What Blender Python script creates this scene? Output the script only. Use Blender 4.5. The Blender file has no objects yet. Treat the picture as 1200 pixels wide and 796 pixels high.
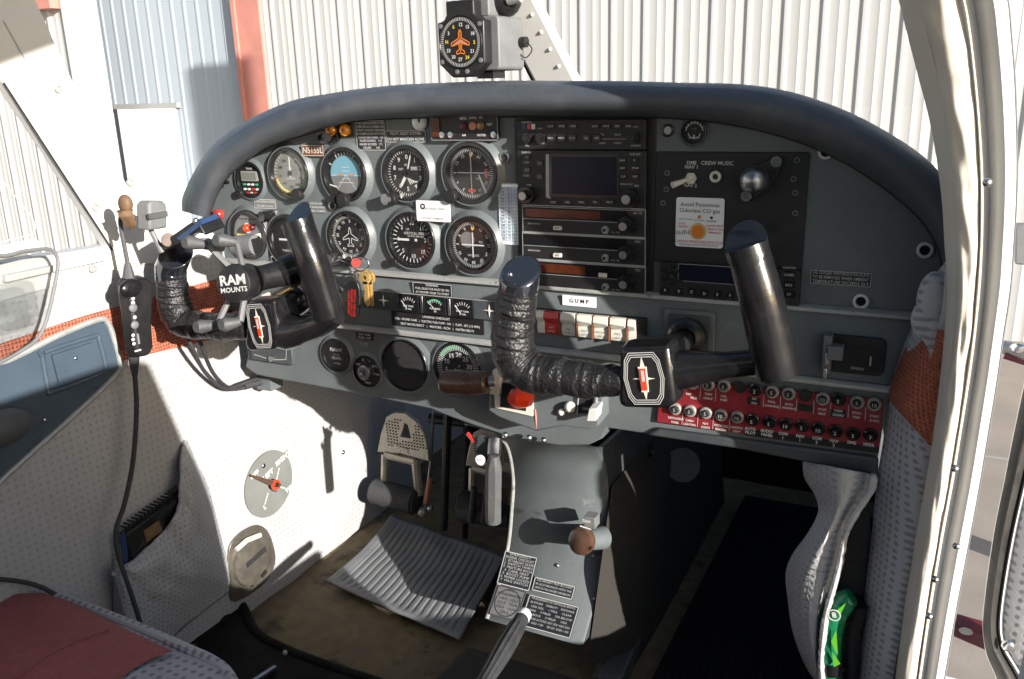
import bpy, math, random
from mathutils import Vector, Matrix, noise
random.seed(7)
R = math.radians
SC = bpy.context.scene
COL = SC.collection
# ------------------------------------------------------------------ camera
CAM = Vector((0, -1, 0))
YAW, PIT, ROL, FPX = R(26.93111148), R(16.2006096), R(-1.63642869), 1000.0
_f = Vector((-math.sin(YAW)*math.cos(PIT), math.cos(YAW)*math.cos(PIT), -math.sin(PIT)))
_r0 = _f.cross(Vector((0, 0, 1))).normalized(); _u0 = _r0.cross(_f)
_r = _r0*math.cos(ROL) + _u0*math.sin(ROL); _u = -_r0*math.sin(ROL) + _u0*math.cos(ROL)
cd = bpy.data.cameras.new('camera'); cam = bpy.data.objects.new('camera', cd); COL.objects.link(cam)
cd.sensor_width = 36; cd.lens = 36*FPX/1200; cd.clip_start = .02; cd.clip_end = 500
m = Matrix((_r, _u, -_f)).transposed().to_4x4(); m.translation = CAM; cam.matrix_world = m
SC.camera = cam
def ray(px, py): return ((px-600)*_r - (py-398)*_u + FPX*_f)
def onX(px, py, x): d = ray(px, py); return CAM + d*((x-CAM.x)/d.x)
def onY(px, py, y=0.): d = ray(px, py); return CAM + d*((y-CAM.y)/d.y)
def onZ(px, py, z): d = ray(px, py); return CAM + d*((z-CAM.z)/d.z)
# ------------------------------------------------------------------ materials
MATS = {}
def mat(name, col, rough=.5, metal=0., var=0., vs=30., bump=0., bs=60., dots=None, spec=.5, emit=None, coat=0, stretch=None, dirt=None):
    M = bpy.data.materials.new(name); M.use_nodes = True
    nt = M.node_tree; b = nt.nodes['Principled BSDF']; L = nt.links; N = nt.nodes.new
    b.inputs['Base Color'].default_value = (*col, 1); b.inputs['Roughness'].default_value = rough
    b.inputs['Metallic'].default_value = metal; b.inputs['Specular IOR Level'].default_value = spec
    b.inputs['Coat Weight'].default_value = coat
    tc = N('ShaderNodeTexCoord'); src = tc.outputs['Object']
    if stretch:
        mp = N('ShaderNodeMapping'); mp.inputs['Scale'].default_value = stretch; L.new(src, mp.inputs['Vector']); src = mp.outputs['Vector']
    cs = None
    if var:
        n = N('ShaderNodeTexNoise'); n.inputs['Scale'].default_value = vs; n.inputs['Detail'].default_value = 6; n.inputs['Roughness'].default_value = .65
        L.new(src, n.inputs['Vector'])
        mr = N('ShaderNodeMapRange'); mr.inputs['From Min'].default_value = .3; mr.inputs['From Max'].default_value = .7
        mr.inputs['To Min'].default_value = 1-var; mr.inputs['To Max'].default_value = 1+var
        L.new(n.outputs['Fac'], mr.inputs['Value'])
        vm = N('ShaderNodeVectorMath'); vm.operation = 'SCALE'; vm.inputs[0].default_value = col
        L.new(mr.outputs['Result'], vm.inputs['Scale']); cs = vm.outputs['Vector']
        rr = N('ShaderNodeMapRange'); rr.inputs['From Min'].default_value = .3; rr.inputs['From Max'].default_value = .7
        rr.inputs['To Min'].default_value = max(.02, rough*.75); rr.inputs['To Max'].default_value = min(1, rough*1.25)
        L.new(n.outputs['Fac'], rr.inputs['Value']); L.new(rr.outputs['Result'], b.inputs['Roughness'])
    if dirt:      # (colour, scale, threshold)
        n2 = N('ShaderNodeTexNoise'); n2.inputs['Scale'].default_value = dirt[1]; n2.inputs['Detail'].default_value = 8; n2.inputs['Roughness'].default_value = .7
        L.new(tc.outputs['Object'], n2.inputs['Vector'])
        m2 = N('ShaderNodeMapRange'); m2.inputs['From Min'].default_value = dirt[2]; m2.inputs['From Max'].default_value = dirt[2]+.12
        L.new(n2.outputs['Fac'], m2.inputs['Value'])
        mx = N('ShaderNodeMix'); mx.data_type = 'RGBA'; mx.inputs[6].default_value = (*col, 1); mx.inputs[7].default_value = (*dirt[0], 1)
        if cs: L.new(cs, mx.inputs[6])
        L.new(m2.outputs['Result'], mx.inputs[0]); cs = mx.outputs[2]
    hs = None
    if dots:      # (scale vector, radius, darkness)
        mp = N('ShaderNodeMapping'); mp.inputs['Scale'].default_value = dots[0]; mp.inputs['Rotation'].default_value = dots[3] if len(dots) > 3 else (0, 0, 0)
        L.new(tc.outputs['Object'], mp.inputs['Vector'])
        v = N('ShaderNodeTexVoronoi'); v.inputs['Scale'].default_value = 1; v.inputs['Randomness'].default_value = 0.12
        L.new(mp.outputs['Vector'], v.inputs['Vector'])
        m3 = N('ShaderNodeMapRange'); m3.interpolation_type = 'SMOOTHSTEP'
        m3.inputs['From Min'].default_value = dots[1]*.6; m3.inputs['From Max'].default_value = dots[1]*1.3
        m3.inputs['To Min'].default_value = 0; m3.inputs['To Max'].default_value = 1
        L.new(v.outputs['Distance'], m3.inputs['Value']); hs = m3.outputs['Result']
        m4 = N('ShaderNodeMapRange'); m4.inputs['To Min'].default_value = dots[2]; L.new(hs, m4.inputs['Value'])
        v2 = N('ShaderNodeVectorMath'); v2.operation = 'SCALE'; v2.inputs[0].default_value = col
        if cs: L.new(cs, v2.inputs[0])
        L.new(m4.outputs['Result'], v2.inputs['Scale']); cs = v2.outputs['Vector']
    if cs: L.new(cs, b.inputs['Base Color'])
    if bump or hs:
        bp = N('ShaderNodeBump'); bp.inputs['Strength'].default_value = bump if bump else .3; bp.inputs['Distance'].default_value = .002
        n3 = N('ShaderNodeTexNoise'); n3.inputs['Scale'].default_value = bs; n3.inputs['Detail'].default_value = 4
        L.new(src, n3.inputs['Vector'])
        if hs:
            ma = N('ShaderNodeMath'); ma.operation = 'ADD'; L.new(n3.outputs['Fac'], ma.inputs[0]); L.new(hs, ma.inputs[1]); L.new(ma.outputs[0], bp.inputs['Height'])
        else: L.new(n3.outputs['Fac'], bp.inputs['Height'])
        L.new(bp.outputs['Normal'], b.inputs['Normal'])
    if emit: b.inputs['Emission Color'].default_value = (*emit[:3], 1); b.inputs['Emission Strength'].default_value = emit[3]
    MATS[name] = M; return M
def glassmat(name, tint=(1, 1, 1), refl=.06, rough=.02):
    M = bpy.data.materials.new(name); M.use_nodes = True; nt = M.node_tree; nt.nodes.clear(); N = nt.nodes.new; L = nt.links
    o = N('ShaderNodeOutputMaterial'); mx = N('ShaderNodeMixShader'); t = N('ShaderNodeBsdfTransparent'); g = N('ShaderNodeBsdfGlossy')
    t.inputs['Color'].default_value = (*tint, 1); g.inputs['Roughness'].default_value = rough
    lw = N('ShaderNodeLayerWeight'); lw.inputs['Blend'].default_value = .25
    mr = N('ShaderNodeMapRange'); mr.inputs['To Min'].default_value = refl; mr.inputs['To Max'].default_value = min(1, refl+.10)
    L.new(lw.outputs['Facing'], mr.inputs['Value']); L.new(mr.outputs['Result'], mx.inputs[0])
    L.new(t.outputs[0], mx.inputs[1]); L.new(g.outputs[0], mx.inputs[2]); L.new(mx.outputs[0], o.inputs[0])
    MATS[name] = M
mat('panel_grey', (.110, .127, .134), .48, var=.12, vs=14, bump=.12, bs=500, dirt=((.19, .2, .2), 34, .64))
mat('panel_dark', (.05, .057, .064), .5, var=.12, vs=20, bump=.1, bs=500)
mat('hood_vinyl', (.058, .066, .078), .42, var=.15, vs=12, bump=.4, bs=600, dirt=((.085, .09, .10), 7, .52))
mat('black', (.012, .012, .013), .45, var=.2, vs=40, bump=.1, bs=500)
mat('black_gloss', (.010, .010, .011), .24, var=.35, vs=45, coat=.25, bump=.08, bs=300)
mat('black_matte', (.016, .016, .017), .75, var=.2, vs=60)
mat('dial_black', (.007, .007, .008), .6)
mat('leather', (.014, .014, .015), .32, var=.3, vs=60, bump=1., bs=260, dirt=((.13, .13, .13), 330, .64))
mat('chrome', (.62, .62, .63), .22, 1, var=.1, vs=60)
mat('steel', (.42, .42, .43), .35, 1, var=.15, vs=60)
mat('brass', (.72, .5, .2), .4, .7, var=.15, vs=90)
mat('bronze', (.3, .19, .1), .4, .7, var=.25, vs=50)
mat('trim_silver', (.34, .35, .34), .45, .2, var=.15, vs=40, dirt=((.12, .12, .12), 60, .62))
mat('ink', (.58, .59, .58), .6)
mat('ink_dim', (.42, .43, .42), .6)
mat('ink_black', (.03, .03, .035), .6)
mat('red', (.5, .03, .02), .3, coat=.3)
mat('red_clear', (.75, .05, .015), .12, coat=.6, var=.2, vs=60)
mat('orange_lamp', (.85, .3, .01), .2, coat=.5, var=.3, vs=90)
mat('orange', (.62, .18, .015), .5)
mat('yellow', (.75, .55, .06), .5)
mat('green', (.03, .35, .14), .5)
mat('brown_plate', (.17, .065, .028), .45, var=.1, vs=60)
mat('amber_glass', (.075, .018, .006), .18, var=.4, vs=60, coat=.3)
mat('dark_glass', (.008, .009, .011), .2, spec=.25)
mat('navy_glass', (.008, .011, .024), .2, spec=.2)
mat('lcd', (.16, .17, .15), .3)
mat('sky_dial', (.14, .32, .42), .5)
mat('card', (.72, .73, .75), .6, var=.03, vs=30)
mat('paper', (.66, .69, .76), .7, var=.04, vs=30)
mat('bone', (.66, .63, .55), .35, var=.05, vs=30)
mat('breaker_red', (.2, .014, .022), .5, var=.2, vs=50, dirt=((.4, .22, .2), 70, .68))
mat('breaker_grey', (.28, .27, .25), .45, .2, var=.15, vs=60)
mat('brown_knob', (.085, .045, .03), .3, coat=.3, var=.3, vs=30)
mat('rubber', (.032, .033, .036), .7, var=.2, vs=60, bump=.3, bs=300)
mat('footwell_shade', (.008, .008, .009), .85, spec=.2, bump=.2, bs=200)  # near-black colour deepens the shade of the right footwell
mat('rubber_grey', (.07, .072, .075), .6, var=.15, vs=60, bump=.2, bs=300)
mat('mat_grey', (.16, .17, .18), .55, var=.12, vs=22, bump=.2, bs=200, dirt=((.2, .19, .17), 25, .6))
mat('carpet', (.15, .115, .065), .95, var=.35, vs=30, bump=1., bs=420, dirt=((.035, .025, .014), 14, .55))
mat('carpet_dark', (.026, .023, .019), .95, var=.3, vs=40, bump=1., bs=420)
mat('foot_black', (.006, .006, .006), .9, spec=.2, var=.2, vs=20)
mat('vinyl_wall', (.39, .39, .395), .62, var=.06, vs=9, bump=.25, bs=260, dots=((0, 95, 95), .25, .84, (R(0), 0, 0)))
mat('vinyl_side', (.42, .43, .46), .62, var=.08, vs=9, bump=.3, bs=160, dots=((0, 120, 110), .27, .55))
mat('vinyl_door', (.46, .46, .47), .62, var=.08, vs=9, bump=.3, bs=160, dots=((95, 0, 95), .27, .5))
mat('vinyl_cloth', (.40, .405, .42), .8, var=.1, vs=12, bump=.6, bs=240, dots=((0, 110, 110), .24, .8))
mat('vinyl_seat', (.40, .42, .47), .7, var=.08, vs=12, bump=.3, bs=260, dots=((80, 80, 0), .27, .5))
mat('cloth_red', (.34, .105, .10), .92, var=.2, vs=90, bump=1.2, bs=420)
mat('cloth_orange', (.47, .14, .08), .9, var=.22, vs=60, bump=1.2, bs=240, dots=((0, 200, 200), .3, .76))
mat('white_paint', (.60, .595, .58), .35, var=.04, vs=7, dirt=((.5, .47, .42), 16, .66))
mat('white_metal', (.56, .57, .58), .4, var=.06, vs=9, dirt=((.35, .32, .28), 26, .68))
mat('cream_vinyl', (.62, .585, .52), .45, var=.07, vs=8, bump=.2, bs=120, stretch=(1, 1, .25))
mat('blue_plastic', (.055, .078, .105), .32, var=.1, vs=14, bump=.1, bs=400)
mat('maroon', (.09, .012, .025), .35, var=.2, vs=40)
mat('pedal_metal', (.40, .37, .31), .45, .6, var=.25, vs=40, dirt=((.16, .12, .08), 60, .58))
mat('rust', (.36, .16, .1), .6, .3, var=.3, vs=80)
mat('vent_metal', (.17, .155, .13), .4, .6, var=.25, vs=50)
mat('cap_gloss', (.012, .014, .018), .12, spec=1., coat=1., var=.2, vs=40)
mat('fuel_plate', (.20, .21, .20), .5, .2, var=.06, vs=20)
mat('placard_navy', (.02, .022, .03), .35, .1, var=.2, vs=50)
mat('placard_alu', (.5, .5, .48), .32, .8, var=.1, vs=50)
mat('flask_green', (.01, .16, .07), .25, coat=.4, var=.5, vs=45)
mat('lime', (.12, .42, .03), .3)
mat('wood_brown', (.13, .075, .04), .6, var=.3, vs=60)
mat('mount_grey', (.15, .155, .16), .55, var=.12, vs=40)
mat('blue_parts_sheen', (.022, .05, .13), .3)  # binder tab and marker light blue; also paints the bracket's sky reflection
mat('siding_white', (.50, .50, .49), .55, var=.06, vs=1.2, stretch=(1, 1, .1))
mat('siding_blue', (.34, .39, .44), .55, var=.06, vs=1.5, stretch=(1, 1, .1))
mat('post_red', (.48, .2, .16), .6, var=.1, vs=3)
mat('groove', (.30, .31, .33), .6)
mat('door_white', (.72, .72, .71), .5, var=.04, vs=3)
mat('baggage', (.09, .09, .10), .9, var=.2, vs=8)
mat('concrete', (.31, .265, .225), .9, var=.14, vs=2.5, bump=.4, bs=60, dirt=((.24, .215, .19), .8, .55))
mat('seal', (.02, .019, .017), .6, var=.3, vs=40, bump=.4, bs=120)
glassmat('glass', refl=.035, rough=.05); glassmat('acrylic', (.93, .94, .94), .09, .05); glassmat('windshield', (.99, .99, .99), .012, .02)
# ------------------------------------------------------------------ mesh builder
_tc = {}
def textgeo(s, bold=0.):
    k = (s, bold)
    if k not in _tc:
        c = bpy.data.curves.new('t', 'FONT'); c.body = s; c.size = 1; c.align_x = 'CENTER'; c.align_y = 'CENTER'; c.resolution_u = 2; c.offset = bold
        o = bpy.data.objects.new('t', c); COL.objects.link(o)
        me = o.evaluated_get(bpy.context.evaluated_depsgraph_get()).to_mesh()
        _tc[k] = ([v.co.copy() for v in me.vertices], [list(p.vertices) for p in me.polygons])
        bpy.data.objects.remove(o); bpy.data.curves.remove(c)
    return _tc[k]
def catmull(P, n=6, closed=False):
    P = [Vector(p) for p in P]; out = []; N = len(P)
    for i in range(N if closed else N-1):
        if closed: a, b, c, d = P[i-1], P[i], P[(i+1) % N], P[(i+2) % N]
        else: a, b, c, d = P[max(i-1, 0)], P[i], P[i+1], P[min(i+2, N-1)]
        for k in range(n):
            t = k/n
            out.append(.5*((2*b)+(c-a)*t+(2*a-5*b+4*c-d)*t*t+(3*b-a-3*c+d)*t**3))
    if not closed: out.append(P[-1].copy())
    return out
class MB:
    def __init__(s, m='black'): s.v = []; s.f = []; s.k = []; s.ms = []; s.m = m; s.T = None
    def mat(s, m): s.m = m; return s
    def add(s, vs, fs, m=None):
        m = m or s.m
        if m not in s.ms: s.ms.append(m)
        i = s.ms.index(m); o = len(s.v)
        s.v += [Vector(x) for x in vs] if s.T is None else [s.T @ Vector(x) for x in vs]
        s.f += [[o+j for j in f] for f in fs]; s.k += [i]*len(fs); return s
    def poly(s, pts, m=None): return s.add(pts, [list(range(len(pts)))], m)
    def box(s, x, y, z, sx, sy, sz, m=None):
        c = [(x+a*sx/2, y+b*sy/2, z+d*sz/2) for a in (-1, 1) for b in (-1, 1) for d in (-1, 1)]
        return s.add(c, [[0, 1, 3, 2], [4, 6, 7, 5], [0, 4, 5, 1], [2, 3, 7, 6], [0, 2, 6, 4], [1, 5, 7, 3]], m)
    def prism(s, pts, z0, z1, m=None, taper=1.):
        n = len(pts); cx = sum(p[0] for p in pts)/n; cy = sum(p[1] for p in pts)/n
        v = [(p[0], p[1], z0) for p in pts]+[(cx+(p[0]-cx)*taper, cy+(p[1]-cy)*taper, z1) for p in pts]
        return s.add(v, [list(range(n))[::-1], [n+i for i in range(n)]]+[[i, (i+1) % n, n+(i+1) % n, n+i] for i in range(n)], m)
    def hull2(s, A, B, m=None):       # two matching 3D loops joined and capped
        n = len(A)
        return s.add(list(A)+list(B), [list(range(n))[::-1], [n+i for i in range(n)]]+[[i, (i+1) % n, n+(i+1) % n, n+i] for i in range(n)], m)
    def rrect(s, x, y, w, h, r, z0, z1, m=None, taper=1., seg=4):
        return s.prism(rr(x, y, w, h, r, seg), z0, z1, m, taper)
    def lathe(s, prof, c=(0, 0, 0), seg=40, m=None, sq=1.):
        vs = []; fs = []; n = len(prof)
        for i in range(seg):
            a = 2*math.pi*i/seg
            for r, z in prof: vs.append((c[0]+r*math.cos(a), c[1]+r*math.sin(a)*sq, c[2]+z))
        for i in range(seg):
            j = (i+1) % seg
            for k in range(n-1): fs.append([i*n+k, j*n+k, j*n+k+1, i*n+k+1])
        return s.add(vs, fs, m)
    def disc(s, x, y, z, r, m=None, seg=36): return s.poly([(x+r*math.cos(2*math.pi*i/seg), y+r*math.sin(2*math.pi*i/seg), z) for i in range(seg)], m)
    def tube(s, P, r, seg=12, m=None, caps=True, fn=None, up=None):
        P = [Vector(p) for p in P]; n = len(P)
        rs = r if isinstance(r, (list, tuple)) else [r]*n
        T = [(P[min(i+1, n-1)]-P[max(i-1, 0)]).normalized() for i in range(n)]
        N = Vector(up) if up else (Vector((0, 0, 1)) if abs(T[0].z) < .9 else Vector((1, 0, 0)))
        vs = []; fs = []
        for i in range(n):
            N = (N-T[i]*N.dot(T[i])).normalized(); B = T[i].cross(N)
            for k in range(seg):
                a = 2*math.pi*k/seg; q = rs[i]*(fn(i, k, P[i]) if fn else 1)
                vs.append(P[i]+(N*math.cos(a)+B*math.sin(a))*q)
        for i in range(n-1):
            for k in range(seg): fs.append([i*seg+k, i*seg+(k+1) % seg, (i+1)*seg+(k+1) % seg, (i+1)*seg+k])
        if caps: fs += [list(range(seg))[::-1], [(n-1)*seg+k for k in range(seg)]]
        return s.add(vs, fs, m)
    def cyl(s, a, b, r, r2=None, seg=20, m=None): return s.tube([a, b], [r, r if r2 is None else r2], seg, m)
    def grid(s, rows, m=None, flip=False):
        h, w = len(rows), len(rows[0]); fs = []
        for i in range(h-1):
            for j in range(w-1):
                q = [i*w+j, i*w+j+1, (i+1)*w+j+1, (i+1)*w+j]; fs.append(q[::-1] if flip else q)
        return s.add([p for r_ in rows for p in r_], fs, m)
    def ball(s, c, r, m=None, seg=16, sc=(1, 1, 1)):
        pr = [(r*math.sin(math.pi*i/10)*1., -r*math.cos(math.pi*i/10)) for i in range(11)]
        t = MB(); t.lathe(pr, (0, 0, 0), seg)
        return s.add([(c[0]+v.x*sc[0], c[1]+v.y*sc[1], c[2]+v.z*sc[2]) for v in t.v], t.f, m)
    def text(s, t, x, y, size, z=.0006, m='ink', rot=0., sx=1., bold=0.):
        V, F = textgeo(t, bold); c, d = math.cos(rot), math.sin(rot)
        return s.add([(x+(v.x*sx*c-v.y*d)*size, y+(v.x*sx*d+v.y*c)*size, z) for v in V], F, m)
    def bar(s, x0, y0, x1, y1, w, z=.0005, m='ink', w2=None):
        d = Vector((x1-x0, y1-y0)); L = d.length or 1e-9; n = Vector((-d.y, d.x))/L*w/2; q = n*((w2 if w2 is not None else w)/w)
        return s.poly([(x0+n.x, y0+n.y, z), (x0-n.x, y0-n.y, z), (x1-q.x, y1-q.y, z), (x1+q.x, y1+q.y, z)], m)
    def frame(s, x, y, w, h, t, z=.0005, m='ink'):
        for a in ((x-w/2, y+h/2, x+w/2, y+h/2), (x-w/2, y-h/2, x+w/2, y-h/2), (x-w/2, y-h/2, x-w/2, y+h/2), (x+w/2, y-h/2, x+w/2, y+h/2)): s.bar(*a, t, z, m)
        return s
    def slant(s, seg, tan, k):     # cut the last ring of the tube just added at an angle, low side towards the viewer
        ring = s.v[-seg:]; c = sum(ring, Vector())/seg
        for i in range(seg): s.v[len(s.v)-seg+i] = ring[i]+tan*((ring[i].y-c.y)*k)
        return s
    def line(s, pts, w, z=.0005, m='ink', closed=False):
        n = len(pts)
        for i in range(n if closed else n-1): s.bar(*pts[i], *pts[(i+1) % n], w, z, m)
        return s
    def build(s, name, parent=None, bevel=0., angle=35, world=False, solid=0., sub=0):
        me = bpy.data.meshes.new(name); vs = s.v
        if parent and world:
            inv = WM(parent).inverted(); vs = [inv @ v for v in vs]
        me.from_pydata([tuple(v) for v in vs], [], s.f); me.update()
        for mm in s.ms: me.materials.append(MATS[mm])
        me.polygons.foreach_set('material_index', s.k)
        me.polygons.foreach_set('use_smooth', [True]*len(me.polygons)); me.set_sharp_from_angle(angle=R(angle))
        o = bpy.data.objects.new(name, me); COL.objects.link(o)
        if parent: o.parent = parent
        if solid: q = o.modifiers.new('s', 'SOLIDIFY'); q.thickness = solid; q.offset = 0
        if bevel: q = o.modifiers.new('b', 'BEVEL'); q.width = bevel; q.segments = 2; q.limit_method = 'ANGLE'; q.angle_limit = R(40); q.harden_normals = False
        if sub: q = o.modifiers.new('u', 'SUBSURF'); q.levels = sub; q.render_levels = sub
        return o
def WM(o):
    M = o.matrix_basis.copy()
    while o.parent: o = o.parent; M = o.matrix_basis @ M
    return M
def rr(x, y, w, h, r, seg=4):
    P = []
    for cx, cy, a0 in ((x+w/2-r, y+h/2-r, 0), (x-w/2+r, y+h/2-r, 90), (x-w/2+r, y-h/2+r, 180), (x+w/2-r, y-h/2+r, 270)):
        for i in range(seg+1): a = R(a0+90*i/seg); P.append((cx+r*math.cos(a), cy+r*math.sin(a)))
    return P
def tag(o, label, cat, group=None, kind=None):
    o['label'] = label
    if cat: o['category'] = cat
    if group: o['group'] = group
    if kind: o['kind'] = kind
    return o
PANEL_ROT = (math.pi/2, 0, 0)
def thing(name, label, cat, loc=(0, 0, 0), rot=(0, 0, 0), group=None):
    o = bpy.data.objects.new(name, None); COL.objects.link(o); o.location = loc; o.rotation_euler = rot; o.empty_display_size = .02
    return tag(o, label, cat, group)
def onpanel(name, label, cat, px, py, y=0., group=None): return thing(name, label, cat, onY(px, py, y), PANEL_ROT, group)
def solo(mb, name, label, cat, loc, rot=(0, 0, 0), group=None, kind=None, **k):   # a thing that is one mesh
    o = mb.build(name, None, **k); o.location = loc; o.rotation_euler = rot; return tag(o, label, cat, group, kind)
def kz(px, py): return (onY(px, py-1).z-onY(px, py+1).z)/2     # metres of panel height per pixel there
def kx(px, py): return (onY(px+1, py).x-onY(px-1, py).x)/2
# ------------------------------------------------------------------ world, sun
SUN = Vector((1, -.47, .31)).normalized()        # towards the sun
w = bpy.data.worlds.new('World'); SC.world = w; w.use_nodes = True; nt = w.node_tree
sky = nt.nodes.new('ShaderNodeTexSky'); sky.sky_type = 'NISHITA'; sky.sun_disc = False
sky.sun_elevation = math.asin(SUN.z); sky.sun_rotation = math.atan2(SUN.x, SUN.y); sky.air_density = 1; sky.dust_density = 1.
bg = nt.nodes['Background']; nt.links.new(sky.outputs[0], bg.inputs[0]); bg.inputs[1].default_value = .082
sl = bpy.data.lights.new('sun', 'SUN'); sl.energy = 4.3; sl.angle = R(.55); sl.color = (1, .945, .87)
so = bpy.data.objects.new('sun', sl); COL.objects.link(so); so.rotation_euler = SUN.to_track_quat('Z', 'Y').to_euler(); so.location = (4, -4, 4)
SC.view_settings.view_transform = 'Standard'; SC.view_settings.look = 'None'; SC.view_settings.exposure = 1.25; SC.view_settings.gamma = 1
SC.cycles.max_bounces = 8; SC.cycles.transparent_max_bounces = 16; SC.cycles.use_denoising = True
# ------------------------------------------------------------------ outside
GZ = onY(1190, 400, 6.8).z
b = MB('concrete'); b.box(0, 0, GZ-.5, 240, 240, 1); solo(b, 'ground', 'pale concrete apron beside the aircraft', None, (0, 0, 0), kind='structure')
b = MB('groove')
for i in range(5): b.box(1.2, 1.0+i*3.2, GZ+.002, 14, .02, .004)
solo(b, 'concrete_joints', 'dark joints crossing the concrete apron', None, (0, 0, 0), kind='structure')
def siding(x0, x1, y, z0, z1, m, pitch=.305, depth=.015, minor=True, off=0.):
    """Corrugated wall facing -Y: trapezoid ribs plus low minor ribs, extruded upwards."""
    P = [(x0, 0)]; x = x0+off
    while x < x1-pitch:
        P += [(x, 0), (x+.02, -depth), (x+.045, -depth), (x+.065, 0)]
        if minor:
            for k in (1, 2): q = x+.065+k*(pitch-.065)/3; P += [(q-.015, 0), (q, -.004), (q+.015, 0)]
        x += pitch
    P.append((x1, 0)); b = MB(m)
    b.grid([[(p[0], y+p[1], z0) for p in P], [(p[0], y+p[1], z1) for p in P]], flip=False)
    return b
hx0 = onY(300, 100, 6.8).x
hang = thing('hangar', 'white corrugated hangar filling the view beyond the glareshield with a red corner post', 'hangar', (hx0, 6.8, GZ))
siding(hx0, 7.5, 6.8, GZ, 2.4, 'siding_white').build('siding', hang, world=True, angle=20)
b = MB('siding_white'); b.box((hx0+7.5)/2, 9.9, (GZ+2.3)/2, 7.5-hx0-.02, 6.1, 2.3-GZ); b.build('hangar_body', hang, world=True)
px0, px1 = onY(275, 60, 6.76).x, onY(307, 60, 6.76).x
b = MB('post_red'); b.box((px0+px1)/2+.03, 6.83, 0, px1-px0-.06, .12, 5); b.box(px0+.05, 6.82, 0., .05, .16, 5); b.build('corner_post', hang, world=True)
b = MB('white_metal'); b.box(0, 0, .55, .5, .1, .025); 
bl = thing('metal_building', 'pale blue corrugated building with a plain white door left of the red post', 'building', (px0-2, 6.85, GZ))
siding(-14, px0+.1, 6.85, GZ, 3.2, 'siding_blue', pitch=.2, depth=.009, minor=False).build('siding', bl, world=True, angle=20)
a, c = onY(139, 128, 6.8), onY(206, 131, 6.8)
d = MB('door_white'); d.box((a.x+c.x)/2, 6.80, (GZ+a.z)/2, c.x-a.x, .05, a.z-GZ); dr = d.build('door', bl, world=True)
d = MB('trim_silver'); d.box((a.x+c.x)/2, 6.805, a.z+.03, c.x-a.x+.12, .07, .06); d.build('door_frame', bl, world=True)
h = onY(152, 214, 6.75); d = MB('steel'); d.cyl((h.x, 6.78, h.z), (h.x, 6.72, h.z), .03); d.ball((h.x, 6.71, h.z), .04); d.build('handle', dr, world=True)
t = onY(172, 162, 6.77); d = MB('ink_dim'); d.T = Matrix.Translation((t.x, 6.77, t.z)) @ Matrix.Rotation(math.pi/2, 4, 'X'); d.text('107', 0, 0, .13, 0); d.build('door_number', dr, world=True)
wl = thing('storage_building', 'white ribbed building with a red eave at the far left beyond the pillar', 'building', (-12, 6.2, GZ))
wx = onY(96, 60, 6.2).x
siding(-22, wx-.16, 6.2, GZ, onY(60, 12, 6.2).z, 'siding_white', pitch=.3, depth=.03).build('siding', wl, world=True, angle=20)
d = MB('white_metal'); d.box(wx-.06, 6.3, 0, .24, .3, 8); d.build('corner_trim', wl, world=True)
z = onY(60, 12, 6.2).z; d = MB('post_red'); d.box(-15, 6.15, z+.06, 2*(15+wx-.2), .25, .12); d.build('eave', wl, world=True)
d = MB('white_metal'); d.box(-15, 6.25, z+.75, 2*(15+wx-.2), .1, 1.2); d.build('fascia', wl, world=True)
# unseen board added to throw the blue patch of shade beside the post
S0 = onY(216, 83, 6.85); S1 = onY(276, 76, 6.85); tt = 9.
y1 = 6.85-.47*tt; bw_ = S1.x-S0.x-.04
d = MB('white_metal'); d.box(S0.x+tt+bw_/2, y1+.05, S0.z+.31*tt-.85, bw_, .08, 1.7); d.box(S0.x+tt+bw_/2, y1+.1, (S0.z+.31*tt-1+GZ)/2, .12, .1, S0.z+.31*tt-1-GZ)
solo(d, 'shade_board', 'unseen white board on a post added right of the aircraft to cast shade', 'shade board', (0, 0, 0))
# ------------------------------------------------------------------ cabin shell
def TX(x): return Matrix.Translation((x, 0, 0)) @ Matrix(((0, 0, 1, 0), (1, 0, 0, 0), (0, 1, 0, 0), (0, 0, 0, 1)))   # local (y, z, x)
WX = -1.02
def wz(px, py, x=WX): p = onX(px, py, x); return (p.y, p.z)
lw = thing('side_wall', 'off-white perforated vinyl wall beside the left seat with an orange band', 'side wall', (WX, 0, -.9))
b = MB('vinyl_wall'); b.T = TX(WX)
b.prism([(-1.7, -.24), (-.37, -.228), (-.195, -.22), (-.07, -.216), (.02, -.23), (.1, -.23), (.46, -.5), (.5, -.95), (-1.7, -.95)], -.02, 0)
b.build('vinyl_panel', lw, world=True)
b = MB('cloth_orange'); b.T = TX(WX); b.prism([(-1.7, -.285), (-.4, -.281), (-.264, -.274), (-.02, -.273), (.25, -.29), (.25, -.39), (-.009, -.37), (-.2, -.352), (-.4, -.35), (-1.7, -.35)], .0005, .004); b.build('cloth_band', lw, world=True, bevel=.001)
b = MB('chrome')
for q in ((402, 530),): p = onX(*q, WX); b.ball(p, .005, sc=(.6, 1, 1))
b.build('snap_button', lw, world=True)
fr = thing('window_frame', 'white painted window pillar and sill on the left side of the cabin', 'window frame', (WX, -.2, -.22))
b = MB('white_paint'); b.T = TX(WX)
b.prism([(-.5, .385), (-.321, .027), (-.276, -.059), (-.212, -.19), (-.12, -.196), (-.02, -.21), (-.02, -.2), (-.079, -.178), (-.128, -.155), (-.169, -.108), (-.228, .032), (-.262, .13), (-.35, .385)], -.012, .006)
b.build('pillar', fr, world=True, bevel=.002)
b = MB('white_paint'); b.T = TX(WX); P = [wz(0, 308), wz(115, 290), (-.15, -.186), (-.02, -.2), (-.02, -.235), (-.195, -.222), (-.37, -.23), (-1.5, -.245), (-1.5, -.2)]
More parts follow.
